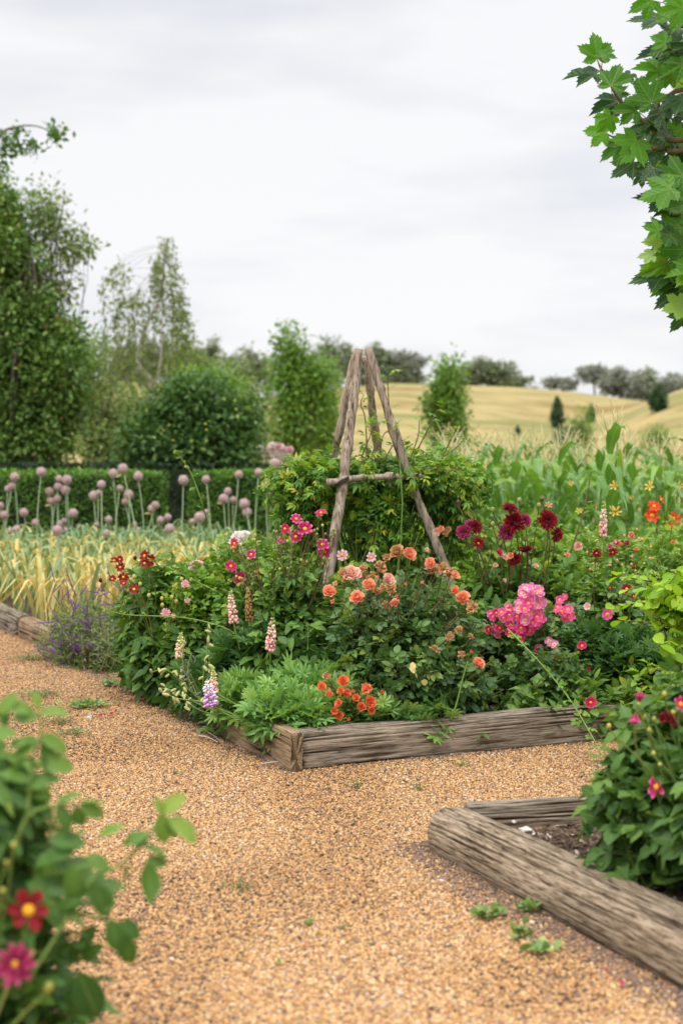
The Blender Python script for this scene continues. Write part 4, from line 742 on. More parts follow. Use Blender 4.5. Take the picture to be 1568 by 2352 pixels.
# ------------------------------------------------------------------ corn patch
def corn_plant(seed, H):
    g = rng(seed); rt = root('corn_plant', 'tall green corn plant with arching leaves and pale tassel in the patch behind the bed', 'corn', (0, 0, 0), 'corn plants in the patch behind the flower bed')
    part('stalk', tube(curve([(0, 0, 0), (g.normal(0, .02), g.normal(0, .02), H * .5), (g.normal(0, .04), g.normal(0, .04), H)], 9), np.linspace(.016, .007, 9), 6), STEM, rt); ps = []
    for k in range(10):
        z = H * (.22 + .72 * k / 9); a = (k % 2) * math.pi + g.normal(0, .5); L = .75 * (1 - .35 * abs(k / 9 - .45)) ; t = np.linspace(0, 1, 11); hz = L * .50 * t ** 1.2; zz = z + L * (.92 * t - .95 * t ** 2.1 * g.uniform(.6, 1.25)); d = np.array([math.cos(a), math.sin(a)]); w_ = .05 * np.minimum(.4 + t * 3, 1) * np.maximum(1 - t ** 1.8, .03); tw = g.normal(0, .6) * t
        C = np.column_stack([d[0] * hz, d[1] * hz, zz]); s = np.column_stack([-d[1] * np.cos(tw), d[0] * np.cos(tw), np.sin(tw)]); rip = np.sin(t * 19 + k) * .012; V = np.stack([C - s * w_[:, None] + np.array([0, 0, 1]) * (.3 * w_ + rip)[:, None], C, C + s * w_[:, None] + np.array([0, 0, 1]) * (.3 * w_ - rip)[:, None]], 1).reshape(-1, 3)
        F = [(i * 3 + j, i * 3 + j + 1, i * 3 + j + 4, i * 3 + j + 3) for i in range(10) for j in range(2)]; L2 = np.column_stack([np.tile([-1, 0, 1], 11), np.repeat(t, 3)]); ps.append(P(V, [F], L2, np.full(33, np.clip(.1 + .65 * g.random() + (.25 if k == 0 else 0), 0, 1))))
    part('leaves', join(ps), G['corn'], rt); nb = 9; A = np.tile([0, 0, H], (nb, 1)) + np.column_stack([np.zeros(nb), np.zeros(nb), np.linspace(0, .08, nb)]); th = np.arange(nb) * 2.4; B = A + np.column_stack([np.cos(th) * .12, np.sin(th) * .12, g.uniform(.10, .26, nb)]); B[-1] = [0, 0, H + .32]
    if seed == 701: B = A + (B - A) * .9
    if seed in (701, 703): part('tassel', sticks(A, B, .005, .0035, .12, 4, seed, 5), TASS, rt)
    return rt
TASS = rndmat('corn_tassel', [(0, (.50, .46, .20)), (1, (.66, .60, .32))], nmul=.15)
protos = [corn_plant(700 + i, h) for i, h in enumerate((1.30, 1.36, 1.26, 1.40))]; g = rng(71); spots = []
for row in range(9):
    for c in range(24):
        p = bed(2.45 + c * .27 + g.normal(0, .05) + .1 * (row % 2), 5.0 + row * .55 + g.normal(0, .05)); a = 784 + p[0] / p[1] * FPX
        if 985 < a < 1660 and p[1] < 19: spots.append((p[0], p[1]))
spots += [(at(1400, 1040, 11.2)[0], 11.2)]
for i, (x, y) in enumerate(spots):
    s = g.uniform(.93, 1.07); o = protos[i] if i < 4 else dup(protos[i % 4], (x, y, .1), g.random() * 6.28, s)
    o.location = (x, y, .1); o.rotation_euler = (0, 0, g.random() * 6.28)
last = o; last.scale = (1.14,) * 3; last['label'] = 'tallest corn plant with one upright dark leaf standing out above the patch'

# ------------------------------------------------------------------ tripod of poles with its vine
PW = woodmat('pole_wood', (.46, .38, .31), (.30, .235, .18), (.09, .065, .05), along='Z')
tp = at(834, 815, 9.5); tr = root('wooden_tripod', 'rustic pyramid of four weathered poles with a cross bar, half buried in vine', 'plant support', (tp[0], tp[1], .12))
FEET = {'fl': (tp[0] - .30, tp[1] - .52, .12), 'fr': (tp[0] + .76, tp[1] - .10, .12), 'br': (tp[0] + .36, tp[1] + .72, .12), 'bl': (tp[0] - .52, tp[1] + .40, .12)}
TOPS = {'fl': at(823, 803, 9.42), 'fr': at(845, 799, 9.44), 'br': at(840, 818, 9.56), 'bl': at(816, 815, 9.56)}
def pole(a, b, r0, r1, seed, n=60, sd=18):
    c = curve([a, a + (b - a) * .3 + rng(seed).normal(0, .012, 3), a + (b - a) * .65 + rng(seed + 1).normal(0, .014, 3), b], n); p = tube(c, np.linspace(r0, r1, n) * (1 + .16 * (vnoise(np.column_stack([np.linspace(0, 14, n), np.zeros(n), np.zeros(n)]), seed) - .5)), sd); d = unit(p.V - np.repeat(c, sd, 0)); nn = vnoise(p.V * np.array([55, 55, 7]), seed); n2 = vnoise(p.V * 16, seed + 2); p.V = p.V + d * ((n2 - .5) * .016 - .008 * np.clip(.4 - nn, 0, 1) * 2)[:, None]; p.rnd = np.clip(.5 - .6 * np.clip(.38 - nn, 0, 1) * 1.6, 0, 1); return p
for k, r_ in (('fl', .033), ('fr', .029), ('br', .029), ('bl', .028)):
    part('pole', pole(np.array(FEET[k]), np.array(TOPS[k]), r_ + .004, r_ - .001, 800 + len(k) + ord(k[0]) + ord(k[1])), PW, tr)
def on(k, z): a, b = np.array(FEET[k]), np.array(TOPS[k]); return a + (b - a) * ((z - a[2]) / (b[2] - a[2]))
zb = at(788, 1106, 9.2)[2]; A, B = on('fl', zb), on('fr', zb + .03); d = unit(B - A); part('cross_bar', pole(A - d * .10 + np.array([0, -.055, 0]), B + d * .06 + np.array([0, -.055, 0]), .024, .022, 821), PW, tr)
A, B = on('bl', zb), on('fl', zb - .01); d = unit(B - A); part('cross_bar', pole(A - d * .1 + np.array([-.05, 0, 0]), B + d * .05 + np.array([-.05, 0, 0]), .022, .02, 822), PW, tr)
TIE = rndmat('dark_wire', [(0, (.03, .025, .02)), (1, (.06, .05, .04))])
for kk in ('fl', 'fr'):
    cc = on(kk, zb + (.02 if kk == 'fr' else 0)); tt = np.linspace(0, 6.283 * 3, 60); part('wire_tie', tube(np.column_stack([cc[0] + .043 * np.cos(tt), cc[1] - .028 + .066 * np.sin(tt), cc[2] + .012 * (tt / 9.4 - 1) + .022 * np.cos(tt)]), .004, 5), TIE, tr)
vn = bush('climbing_vine', 'glossy climbing vine with yellow-green tips smothering the wooden tripod', 'climber', [ellpx(850, 1085, 9.62, 165, 45, 110), ellpx(735, 1100, 9.6, 95, 55, 110), ellpx(985, 1095, 9.7, 90, 55, 110), ellpx(880, 1210, 9.68, 100, 130, 95), ellpx(1030, 1140, 9.8, 75, 90, 90), ellpx(690, 1150, 9.6, 85, 80, 90), ellpx(710, 1080, 9.6, 60, 28, 80), ellpx(880, 1200, 9.42, 80, 95, 30), ellpx(1060, 1100, 9.9, 55, 50, 80)], VINE, G['vine'], 1150, 6, .22, .105, 830, nst=30, inner=.4, up=.25, out=.9, droop=.12, rbias=.06, lump=.45)
for i, pts in enumerate(([(845, 1060), (838, 960), (828, 930), (835, 905)], [(960, 1030), (985, 980), (1000, 950), (1010, 938)], [(720, 1080), (690, 1055), (665, 1045)], [(900, 1000), (893, 930), (890, 870), (892, 852)], [(1000, 1060), (1045, 1030), (1068, 1005)], [(700, 1130), (655, 1115), (630, 1120)], [(830, 1050), (850, 1000), (866, 955)], [(880, 1060), (905, 1020), (930, 1010)], [(790, 1060), (770, 1020), (745, 1000)], [(940, 1060), (960, 1000), (962, 965)], [(850, 1060), (862, 1010), (845, 985)], [(690, 1090), (640, 1075), (612, 1085)], [(1020, 1090), (1070, 1060), (1095, 1075)], [(870, 1050), (880, 1000), (900, 985)], [(1000, 1080), (1030, 1020), (1045, 990)])):
    cane(vn, [at(a, b, 9.42) for a, b in pts], .005, .0025, VINE, G['vine'], .09, .045, 840 + i, REDST, 'tendril', .35, 14)

# ------------------------------------------------------------------ main bed
def dome(px, Y, wpx, top, bot_z=.13, ry=None):         # ellipsoid sitting on the soil: centre px, depth, half width, top row
    s = Y / FPX; x = at(px, 1040, Y)[0]; zt = at(px, top, Y)[2]; return (np.array([x, Y, bot_z + (zt - bot_z) * .42]), (wpx * s, ry or wpx * s, (zt - bot_z) * .58))
# 1 lupin mound at the corner
lp = bush('lupin_mound', 'low mound of fingered light green lupin leaves spilling over the bed corner', 'lupin', [dome(725, 7.62, 120, 1535, ry=.25), dome(605, 7.8, 75, 1560, ry=.2), dome(810, 7.5, 95, 1600, ry=.17), dome(545, 8.0, 50, 1590, .1, ry=.17), (bed(.24, .30).tolist() + [.2], (.15, .2, .13)), (bed(.12, .42).tolist() + [.25], (.15, .22, .09)), (bed(.1, .9).tolist() + [.24], (.12, .2, .1))], LUPL, G['lupin'], 560, 5, .14, .15, 901, up=.7, spread=.75, droop=-.05, nst=60)
# 2 lupin gone to seed
sl_ = bush('seeding_lupin', 'straggly lupin gone to seed with pale green pods beside the bed corner', 'lupin', [dome(520, 8.1, 65, 1560, .05, ry=.2), dome(455, 8.4, 45, 1530, ry=.2)], LUPL, G['lupindark'], 120, 5, .14, .13, 905, up=.6)
POD1 = me('seed_pod', (lambda p: P(p.V * np.array([.010, .012, .026]), p.F, None, np.linspace(0, .6, len(p.V))))(ball_t(6, 6)), POD); POD2 = me('dry_seed_pod', P(ball_t(6, 6).V * np.array([.007, .008, .024]), ball_t(6, 6).F, None, np.full(len(ball_t(6, 6).V), 1.0)), POD)
for i, (pts, dry) in enumerate((([(545, 1655), (440, 1590), (385, 1540), (345, 1545)], 0), ([(545, 1655), (430, 1600), (420, 1520), (425, 1465)], 0), ([(545, 1655), (470, 1590), (475, 1500), (478, 1430)], 0), ([(545, 1655), (455, 1630), (405, 1590), (365, 1580)], 0), ([(545, 1655), (450, 1600), (432, 1540), (440, 1500)], 1), ([(545, 1655), (470, 1620), (440, 1570), (415, 1530)], 1), ([(545, 1655), (500, 1620), (490, 1590), (480, 1520)], 0), ([(545, 1655), (470, 1615), (410, 1605), (372, 1590)], 0))):
    c = curve([at(a, b, 7.75 - .03 * i) for a, b in pts], 16); part('seed_stalk', tube(c, np.linspace(.005, .0025, 16), 5), STEM, sl_); g = rng(910 + i)
    for k in range(9): j = 6 + int(k * 1.05); ob('seed_pod', POD2 if dry else POD1, sl_, c[min(j, 15)] + g.normal(0, .013, 3) - np.array(sl_.location), facing((g.normal(0, 1), g.normal(0, .5), .8)), g.uniform(.55, .85))
SPK = {}
def lupin_spike(rt, px, y0, y1, Y, matkey, wpx, lean=0.0, seed=1, stem_to=None):
    k = (matkey, seed)
    if k not in SPK: SPK[k] = me('flower_spike', spike_t(seed), F_[matkey])
    a, b = at(px, y1, Y), at(px + lean, y0, Y); h = np.linalg.norm(b - a); w_ = wpx / FPX * Y
    ob('flower_spike', SPK[k], rt, a - np.array(rt.location), facing(b - a), (w_ / .40, w_ / .40, h))
    e = np.array(stem_to) if stem_to is not None else np.array(rt.location) * .5 + a * .5 * np.array([1, 1, 0]) + np.array([0, 0, .05]); part('flower_stalk', tube(curve([e, (e + a) / 2 + np.array([.02, 0, 0]), a], 9), np.linspace(.007, .005, 9), 5), STEM, rt)
lupin_spike(sl_, 413, 1454, 1508, 7.8, 'lupingold', 25, 2, 2); lupin_spike(lp, 485, 1565, 1622, 7.35, 'lupinlilac', 40, -9, 3); lupin_spike(lp, 492, 1535, 1590, 7.5, 'lupingold', 22, -2, 4)
lu = bush('lupin', 'dark-leaved lupin with two pink flower spikes and a spent brown one in the bed middle', 'lupin', [dome(590, 8.15, 100, 1430, ry=.25)], LUPL, G['lupindark'], 120, 5, .2, .17, 915, up=.4)
lupin_spike(lu, 536, 1358, 1430, 7.95, 'lupinpink', 27, -7, 5); lupin_spike(lu, 620, 1420, 1493, 7.75, 'lupinpink', 29, 6, 6); lupin_spike(lu, 572, 1350, 1425, 8.1, 'lupinbrown', 22, -3, 7)
# 3 left dahlia with crimson flowers
d1 = bush('dahlia', 'leafy dahlia with small crimson flowers at the left end of the flower bed', 'dahlia', [dome(390, 9.15, 95, 1300, ry=.3), dome(340, 9.35, 62, 1330, ry=.25), dome(385, 8.95, 80, 1440, .1, ry=.25), dome(475, 8.7, 75, 1440, ry=.25)], DAHL, G['dahlia'], 950, 6, .26, .14, 920, up=.55, rbias=-.05)
tops = []
for i, (a, b, r, kd) in enumerate(((332, 1277, 12, 'single'), (332, 1294, 11, 'single'), (345, 1287, 12, 'single'), (262, 1288, 9, 'single'), (276, 1303, 10, 'single'), (275, 1285, 8, 'single'), (283, 1326, 11, 'single'), (258, 1330, 8, 'single'), (308, 1354, 12, 'single'), (284, 1340, 8, 'single'))):
    q = at(a, b, 8.8 - .01 * i); flower(d1, kd, 'crimson', q, 1.15 * r / FPX * 8.55, 920 + i); tops.append(q)
for i, (a, b) in enumerate(((310, 1285), (231, 1336), (417, 1334), (439, 1335), (434, 1352), (395, 1375), (373, 1393), (342, 1371), (405, 1385), (308, 1328), (322, 1345), (372, 1378))):
    q = at(a, b, 8.45); flower(d1, 'bud', BUDY if i > 1 else F_['maroon'], q, 5.5 / FPX * 8.5, i, look=(0, -.2, 1), name='bud'); tops.append(q)
stalks(d1, tops, 921, STEM)
bush('', '', '', [dome(385, 9.1, 90, 1265, ry=.25), dome(320, 9.2, 50, 1300, ry=.2)], LF, G['bright'], 130, 5, .2, .05, 922, into=d1, base=(-1.0, 9.1, .3), pname='upper_leaves', nst=20, inner=.7, up=.8)
# pale pink rose climber behind
r1 = bush('rose_bush', 'pale pink flowered rose with thin arching canes left of the magenta dahlia', 'rose', [dome(470, 9.0, 105, 1240, ry=.34), dome(560, 9.3, 95, 1205, ry=.36), dome(640, 9.7, 95, 1185, ry=.35), dome(440, 8.75, 70, 1300, ry=.2), dome(720, 9.6, 60, 1200, ry=.3)], ROSE, G['bright'], 1000, 6, .28, .10, 925, up=.4, inner=.6, rbias=-.1, stem=STEM)
for i, (a, b, r, m) in enumerate(((445, 1298, 11, 'palepink'), (456, 1294, 11, 'palepink'), (425, 1341, 10, 'palepink'), (381, 1408, 11, 'palepink'), (438, 1303, 8, 'white'), (398, 1415, 6, 'salmon'), (430, 1380, 7, 'palepink'))): flower(r1, 'semi', m, at(a, b, 8.4 if b > 1330 else 8.9), r / FPX * 8.8, 930 + i)
for i, (a, b, r) in enumerate(((548, 1236, 17), (535, 1246, 10), (563, 1228, 11))): flower(r1, 'loose', 'white', at(a, b, 8.9), r / FPX * 9, 940 + i, look=(.1 * i, -1, .9))
cane(r1, [at(475, 1195, 9.3), at(462, 1150, 9.2), at(440, 1090, 9.2), at(418, 1055, 9.2), at(404, 1038, 9.2)], .005, .0025, ROSE, G['vine'], .055, .05, 941, STEM, 'arching_cane', .4)
cane(r1, [at(560, 1470, 8.0), at(510, 1440, 7.95), at(430, 1420, 8.0), at(350, 1415, 8.05), at(290, 1412, 8.1), at(240, 1400, 8.1), at(215, 1385, 8.1)], .0045, .002, ROSE, G['bright'], .06, .07, 942, STEM, 'arching_cane', .2)
cane(r1, [at(500, 1360, 8.3), at(440, 1330, 8.3), at(400, 1310, 8.3), at(360, 1290, 8.4)], .004, .002, ROSE, G['bright'], .07, .06, 943, STEM, 'arching_cane', .2)
# 5 magenta dahlia
d2 = bush('dahlia', 'tall dahlia with magenta yellow-eyed flowers on thin dark stalks left of the tripod leg', 'dahlia', [dome(650, 8.45, 110, 1290, ry=.38), dome(700, 8.3, 95, 1320, ry=.33), dome(575, 8.5, 75, 1345, ry=.3), dome(650, 8.1, 120, 1440, ry=.3)], DAHL, G['dahlia'], 900, 6, .26, .145, 950, up=.6)
tops = []
for i, (a, b, r, m) in enumerate(((680, 1192, 12, 'magenta'), (700, 1215, 16, 'magenta'), (712, 1221, 8, 'hotpink'), (679, 1233, 13, 'magenta'), (737, 1178, 11, 'hotpink'), (741, 1251, 14, 'magenta'), (745, 1268, 14, 'hotpink'), (654, 1215, 11, 'hotpink'), (649, 1314, 12, 'crimson'), (577, 1274, 12, 'magenta'), (539, 1249, 13, 'hotpink'), (530, 1301, 13, 'hotpink'), (551, 1328, 15, 'magenta'), (591, 1316, 12, 'magenta'), (645, 1242, 9, 'magenta'))):
    q = at(a, b, 8.2 + .015 * i); flower(d2, 'single', m, q, 1.12 * r / FPX * 8.3, 950 + i, tilt=.3); tops.append(q)
g = rng(955)
for i in range(46):
    a = g.uniform(520, 770); b = g.uniform(1195, 1330) + abs(a - 690) * .2; q = at(a, b, 8.25 + g.normal(0, .12)); flower(d2, 'bud', BUDG if i % 3 else BUDY, q, 3.8 / FPX * 8.3, i, look=(g.normal(0, .3), 0, 1), name='bud'); tops.append(q)
stalks(d2, tops, 956, REDST, .0036, .0022)
bush('', '', '', [dome(655, 8.35, 110, 1225, ry=.3), dome(560, 8.4, 60, 1300, ry=.25)], LF, G['bright'], 330, 5, .2, .055, 951, into=d2, base=(-.3, 8.4, .3), pname='upper_leaves', nst=10, inner=.65, up=.9, rbias=-.12)
ld = bush('dahlia', 'small dahlia with two pale pink flowers at the foot of the tripod leg', 'dahlia', [dome(815, 8.55, 60, 1285, ry=.22)], DAHL, G['bright'], 90, 5, .2, .13, 957, up=.7)
tops = []
for i, (a, b, r) in enumerate(((785, 1275, 13), (852, 1281, 12))): q = at(a, b, 8.3); flower(ld, 'single', 'palepink', q, r / FPX * 8.3, 958 + i, look=(.1, -1, .3)); tops.append(q)
stalks(ld, tops, 959, STEM)
# 7 peach rose
r2 = bush('rose_bush', 'big glossy rose bush with peach blooms and dried brown heads in the bed front', 'rose', [dome(905, 7.95, 145, 1300, ry=.4), dome(985, 8.1, 110, 1310, ry=.4), dome(850, 7.8, 100, 1370, ry=.3), dome(930, 7.65, 150, 1450, ry=.28), dome(1020, 7.8, 90, 1450, ry=.3)], ROSE, G['rose'], 1050, 7, .30, .125, 960, up=.5, stem=REDST)
PE = [(756, 1359, 14, 'rose', 'peach'), (819, 1373, 15, 'rose', 'peach'), (846, 1345, 14, 'rose', 'peach'), (939, 1274, 15, 'rose', 'peach'), (911, 1268, 15, 'rose', 'dried'), (808, 1318, 19, 'loose', 'salmon'), (892, 1332, 14, 'loose', 'salmon'), (867, 1331, 8, 'rbud', 'salmon'), (988, 1295, 12, 'rose', 'peach'), (906, 1385, 10, 'loose', 'peach'), (766, 1385, 7, 'rbud', 'peach'), (979, 1267, 7, 'rbud', 'salmon'), (1063, 1374, 15, 'rose', 'peach'), (1098, 1524, 13, 'rose', 'peach'), (787, 1319, 12, 'dry', 'dried'), (794, 1330, 10, 'dry', 'dried'), (831, 1310, 12, 'dry', 'dried'), (874, 1303, 13, 'dry', 'dried'), (888, 1282, 9, 'dry', 'dried'), (841, 1330, 9, 'dry', 'dried'), (897, 1353, 12, 'dry', 'dried'), (886, 1390, 9, 'dry', 'dried'), (993, 1309, 12, 'dry', 'dried'), (1017, 1305, 12, 'dry', 'dried'), (1032, 1319, 13, 'dry', 'dried'), (866, 1358, 9, 'dry', 'dried'), (1085, 1398, 13, 'dry', 'dried'), (1079, 1388, 9, 'dry', 'dried'), (1033, 1463, 10, 'dry', 'dried'), (1053, 1447, 9, 'dry', 'dried'), (1080, 1462, 7, 'dry', 'dried'), (1060, 1504, 8, 'dry', 'dried'), (997, 1490, 8, 'dry', 'dried'), (1005, 1503, 6, 'rbud', 'salmon'), (1045, 1357, 9, 'loose', 'orange'), (1083, 1500, 5, 'rbud', 'orange'), (772, 1345, 8, 'rbud', 'salmon'), (1005, 1310, 10, 'loose', 'salmon'), (1045, 1322, 10, 'loose', 'peach'), (856, 1320, 7, 'dry', 'dried'), (880, 1350, 8, 'dry', 'dried'), (912, 1372, 6, 'rbud', 'peach'), (968, 1340, 5, 'rbud', 'salmon'), (930, 1345, 5, 'rbud', 'orange')]
tops = []
for i, (a, b, r, kd, m) in enumerate(PE):
    D = 7.75 if b < 1340 else 7.55; q = at(a, b, D - .04 * (i % 3)); flower(r2, kd, m, q, 1.12 * r / FPX * D, 960 + i, look=(rng(i).normal(0, .35), -1, .55 + .3 * rng(i + 50).random())); tops.append(q)
stalks(r2, tops, 961, REDST, .0035, .0022, low=.6, bend=.09)
cane(r2, [at(1035, 1655, 7.35), at(1050, 1610, 7.35), at(1062, 1560, 7.35), at(1074, 1520, 7.35)], .005, .004, LF_TINY, G['bright'], .012, .03, 962, STEM, 'bare_cane', .5)
# yellowing leaf on that bush
g = rng(963); q = np.array([at(945 + g.normal(0, 12), 1552 + g.normal(0, 8), 7.28) for _ in range(8)]); [part('yellow_leaf', scatter(LF_ROUND, q[i:i + 1], frames(g.normal(0, 1, (1, 3)), np.array([[0, -1, .5]]) + g.normal(0, .4, (1, 3))), np.array([.045]), np.array([.55 + .06 * i])), G['leek'], r2) for i in range(5)]
# 8 small orange rose in front
r3 = bush('rose_bush', 'low orange-red miniature rose by the front timber under the peach rose', 'rose', [dome(815, 7.5, 75, 1560, ry=.16)], ROSE, G['rose'], 60, 6, .16, .085, 964, up=.5, stem=REDST)
tops = []
for i, (a, b, r, kd) in enumerate(((738, 1577, 11, 'loose'), (750, 1554, 10, 'dry'), (787, 1564, 13, 'rose'), (795, 1593, 11, 'rose'), (842, 1583, 13, 'dry'), (818, 1604, 10, 'rose'), (850, 1612, 14, 'rose'), (830, 1624, 11, 'rose'), (778, 1615, 10, 'loose'), (768, 1633, 10, 'loose'), (779, 1645, 11, 'rose'), (853, 1633, 9, 'rose'), (755, 1593, 9, 'dry'), (809, 1589, 6, 'rbud'), (875, 1592, 7, 'rbud'), (804, 1654, 7, 'rbud'), (782, 1587, 9, 'loose'))):
    q = at(a, b, 7.16 + .01 * (i % 4)); flower(r3, kd, 'dried' if kd == 'dry' and i % 2 else 'orange', q, r / FPX * 7.2, 970 + i, look=(rng(i).normal(0, .4), -1, .5)); tops.append(q)
stalks(r3, tops, 965, REDST, .003, .002)
# 9 dark red dahlia
d3 = bush('dahlia', 'broad-leaved dahlia with large dark red double flowers right of the tripod', 'dahlia', [dome(1190, 9.0, 125, 1290, ry=.4), dome(1120, 8.9, 80, 1310, ry=.35), dome(1280, 9.1, 80, 1300, ry=.35), dome(1180, 8.6, 130, 1370, ry=.3)], combine(LF, [((0, 0, 0), 0, 0, .8), ((0, .0, 0), .9, 0, .6)]), G['dahlia'], 560, 6, .24, .17, 980, up=.6)
tops = []
for i, (a, b, r, kd, m, lk) in enumerate(((1170, 1169, 18, 'double', 'maroon', (.3, -.5, 1)), (1182, 1199, 23, 'double', 'maroon', (0, -1, .35)), (1257, 1195, 21, 'double', 'maroon', (.1, -1, .2)), (1163, 1222, 19, 'double', 'plum', (-.4, -1, -.1)), (1207, 1195, 15, 'double', 'plum', (.6, -.6, .3)), (1277, 1228, 17, 'double', 'maroon', (.7, -.7, -.1)), (1092, 1211, 16, 'double', 'maroon', (.6, -.8, .3)), (1064, 1222, 16, 'double', 'plum', (-.3, -1, 0)), (1098, 1248, 13, 'semi', 'crimson', (.2, -1, .3)), (1207, 1259, 14, 'double', 'maroon', (0, -.4, -1)), (1180, 1284, 15, 'double', 'maroon', (.2, -1, -.2)), (1080, 1205, 13, 'double', 'plum', (.2, -.7, .7)))):
    q = at(a, b, 8.65 + .02 * (i % 4)); flower(d3, kd, m, q, 1.15 * r / FPX * 8.7, 980 + i, look=lk); tops.append(q + np.array([0, .02, 0]))
for i, (a, b) in enumerate(((1052, 1159), (1192, 1153), (1237, 1165), (1244, 1149), (1131, 1175), (1131, 1208), (1205, 1240))): q = at(a, b, 8.7); flower(d3, 'bud', BUDD if i in (0, 3) else BUDG, q, 7 / FPX * 8.7, i, look=(0, 0, 1), name='bud'); tops.append(q)
stalks(d3, tops, 981, REDST, .0045, .003)
bush('', '', '', [dome(1180, 9.0, 110, 1225, ry=.3), dome(1090, 9.0, 60, 1240, ry=.25), dome(1280, 9.0, 70, 1245, ry=.25)], LF, G['bright'], 330, 5, .2, .065, 982, into=d3, base=(1.1, 9., .3), pname='upper_leaves', nst=10, inner=.65, up=.9, rbias=-.12)
# 14 airy roses behind, right
r4 = bush('rose_bush', 'loose bright green rose thicket between the dark red dahlia and the corn', 'rose', [dome(1060, 9.8, 75, 1190, ry=.35), dome(1110, 10.2, 90, 1170, ry=.45), dome(1230, 10.4, 100, 1165, ry=.45), dome(1340, 10.2, 100, 1190, ry=.45)], ROSE, G['bright'], 850, 6, .3, .095, 985, up=.5, inner=.6, rbias=-.02, stem=REDST)
for i, (a, b, r, m) in enumerate(((1003, 1221, 10, 'salmon'), (1023, 1223, 9, 'dried'), (1012, 1215, 8, 'peach'), (1030, 1216, 7, 'dried'), (1328, 1255, 10, 'salmon'), (1303, 1275, 6, 'peach'), (1146, 1269, 8, 'hotpink'), (1160, 1280, 7, 'salmon'), (1173, 1277, 8, 'peach'), (1137, 1298, 6, 'salmon'), (1158, 1333, 5, 'salmon'), (1150, 1275, 6, 'salmon'), (1230, 1300, 6, 'salmon'))): flower(r4, 'loose', m, at(a, b, 9.3 if b < 1240 else 8.6), r / FPX * 9, 990 + i)
cane(r4, [at(1310, 1270, 9.2), at(1335, 1190, 9.2), at(1350, 1130, 9.2), at(1356, 1080, 9.2)], .006, .003, ROSE, G['bright'], .05, .06, 986, REDST, 'arching_cane', .3)
r5 = bush('rose_bush', 'leafy rose thicket with scattered coral buds below the scarlet dahlia', 'rose', [dome(1430, 9.9, 110, 1215, ry=.45), dome(1540, 9.7, 100, 1200, ry=.45), dome(1380, 9.4, 120, 1270, ry=.35), dome(1500, 9.0, 120, 1290, ry=.4)], ROSE, G['bright'], 950, 6, .28, .09, 987, up=.5, inner=.6, rbias=-.12, stem=REDST)
for i, (a, b, r, m) in enumerate(((1451, 1230, 9, 'peach'), (1415, 1247, 8, 'magenta'), (1440, 1248, 7, 'plum'), (1460, 1262, 5, 'orange'), (1545, 1245, 5, 'orange'), (1400, 1255, 6, 'magenta'), (1425, 1250, 5, 'orange'))): flower(r5, 'loose', m, at(a, b, 9.2), r / FPX * 9.2, 1000 + i)
g = rng(988)
for i in range(30): flower(r5, 'bud', BUDY if i % 2 else F_['salmon'], at(g.uniform(1340, 1560), g.uniform(1215, 1330), 8.9 + g.random() * .3), 3.5 / FPX * 9, i, look=(0, 0, 1), name='bud')
d4 = bush('dahlia', 'small dahlia with wine red flowers in front of the coral-budded thicket', 'dahlia', [dome(1400, 8.7, 80, 1310, ry=.3)], DAHL, G['dahlia'], 190, 6, .2, .13, 1010, up=.6)
tops = []
for i, (a, b, r) in enumerate(((1369, 1271, 13), (1407, 1269, 12), (1439, 1353, 13), (1455, 1370, 8), (1400, 1350, 6), (1459, 1300, 5))): q = at(a, b, 8.3); flower(d4, 'semi' if i < 2 else 'single', 'maroon' if i else 'crimson', q, r / FPX * 8.3, 1010 + i); tops.append(q)
stalks(d4, tops, 1011, REDST)
# scarlet dahlia, yellow lilies, pale lupin
d5 = bush('dahlia', 'dahlia with scarlet flowers in front of the corn at the right edge', 'dahlia', [dome(1530, 10.4, 80, 1215, ry=.35)], DAHL, G['bright'], 170, 6, .25, .13, 1020, up=.6)
tops = []
for i, (a, b, r, lk) in enumerate(((1497, 1184, 18, (0, -1, .4)), (1502, 1163, 15, (.2, -1, .7)), (1517, 1148, 11, (.9, -.5, .5)), (1545, 1192, 17, (.2, -1, .1)))): q = at(a, b, 9.9); flower(d5, 'single6' if i != 1 else 'single', 'scarlet', q, r / FPX * 9.9, 1020 + i, look=lk); tops.append(q)
stalks(d5, tops, 1021, REDST)
yl = bush('daylily', 'clump of yellow daylilies flowering in front of the corn', 'daylily', [dome(1420, 11.3, 90, 1200, ry=.3)], LF_NARROW, G['bright'], 90, 6, .5, .3, 1025, up=1.2)
tops = []
for i, (a, b, r) in enumerate(((1412, 1116, 14), (1492, 1117, 13), (1414, 1176, 15), (1258, 1161, 10), (1330, 1174, 9), (1310, 1110, 7), (1560, 1115, 9), (1405, 1168, 9), (1450, 1142, 6))): q = at(a, b, 11.0); flower(yl, 'lily', 'yellow' if i != 3 else 'peach', q, r / FPX * 11, 1025 + i, eye=None); tops.append(q)
stalks(yl, tops, 1026, STEM)
ll = bush('lupin', 'single tall pale pink lupin standing among the roses by the corn', 'lupin', [dome(1385, 9.9, 50, 1260, ry=.2)], LUPL, G['lupin'], 40, 5, .2, .15, 1030)
lupin_spike(ll, 1384, 1152, 1232, 9.6, 'lupinpink', 22, 2, 8, np.array([at(1384, 1300, 9.8)[0], 9.8, .2]))
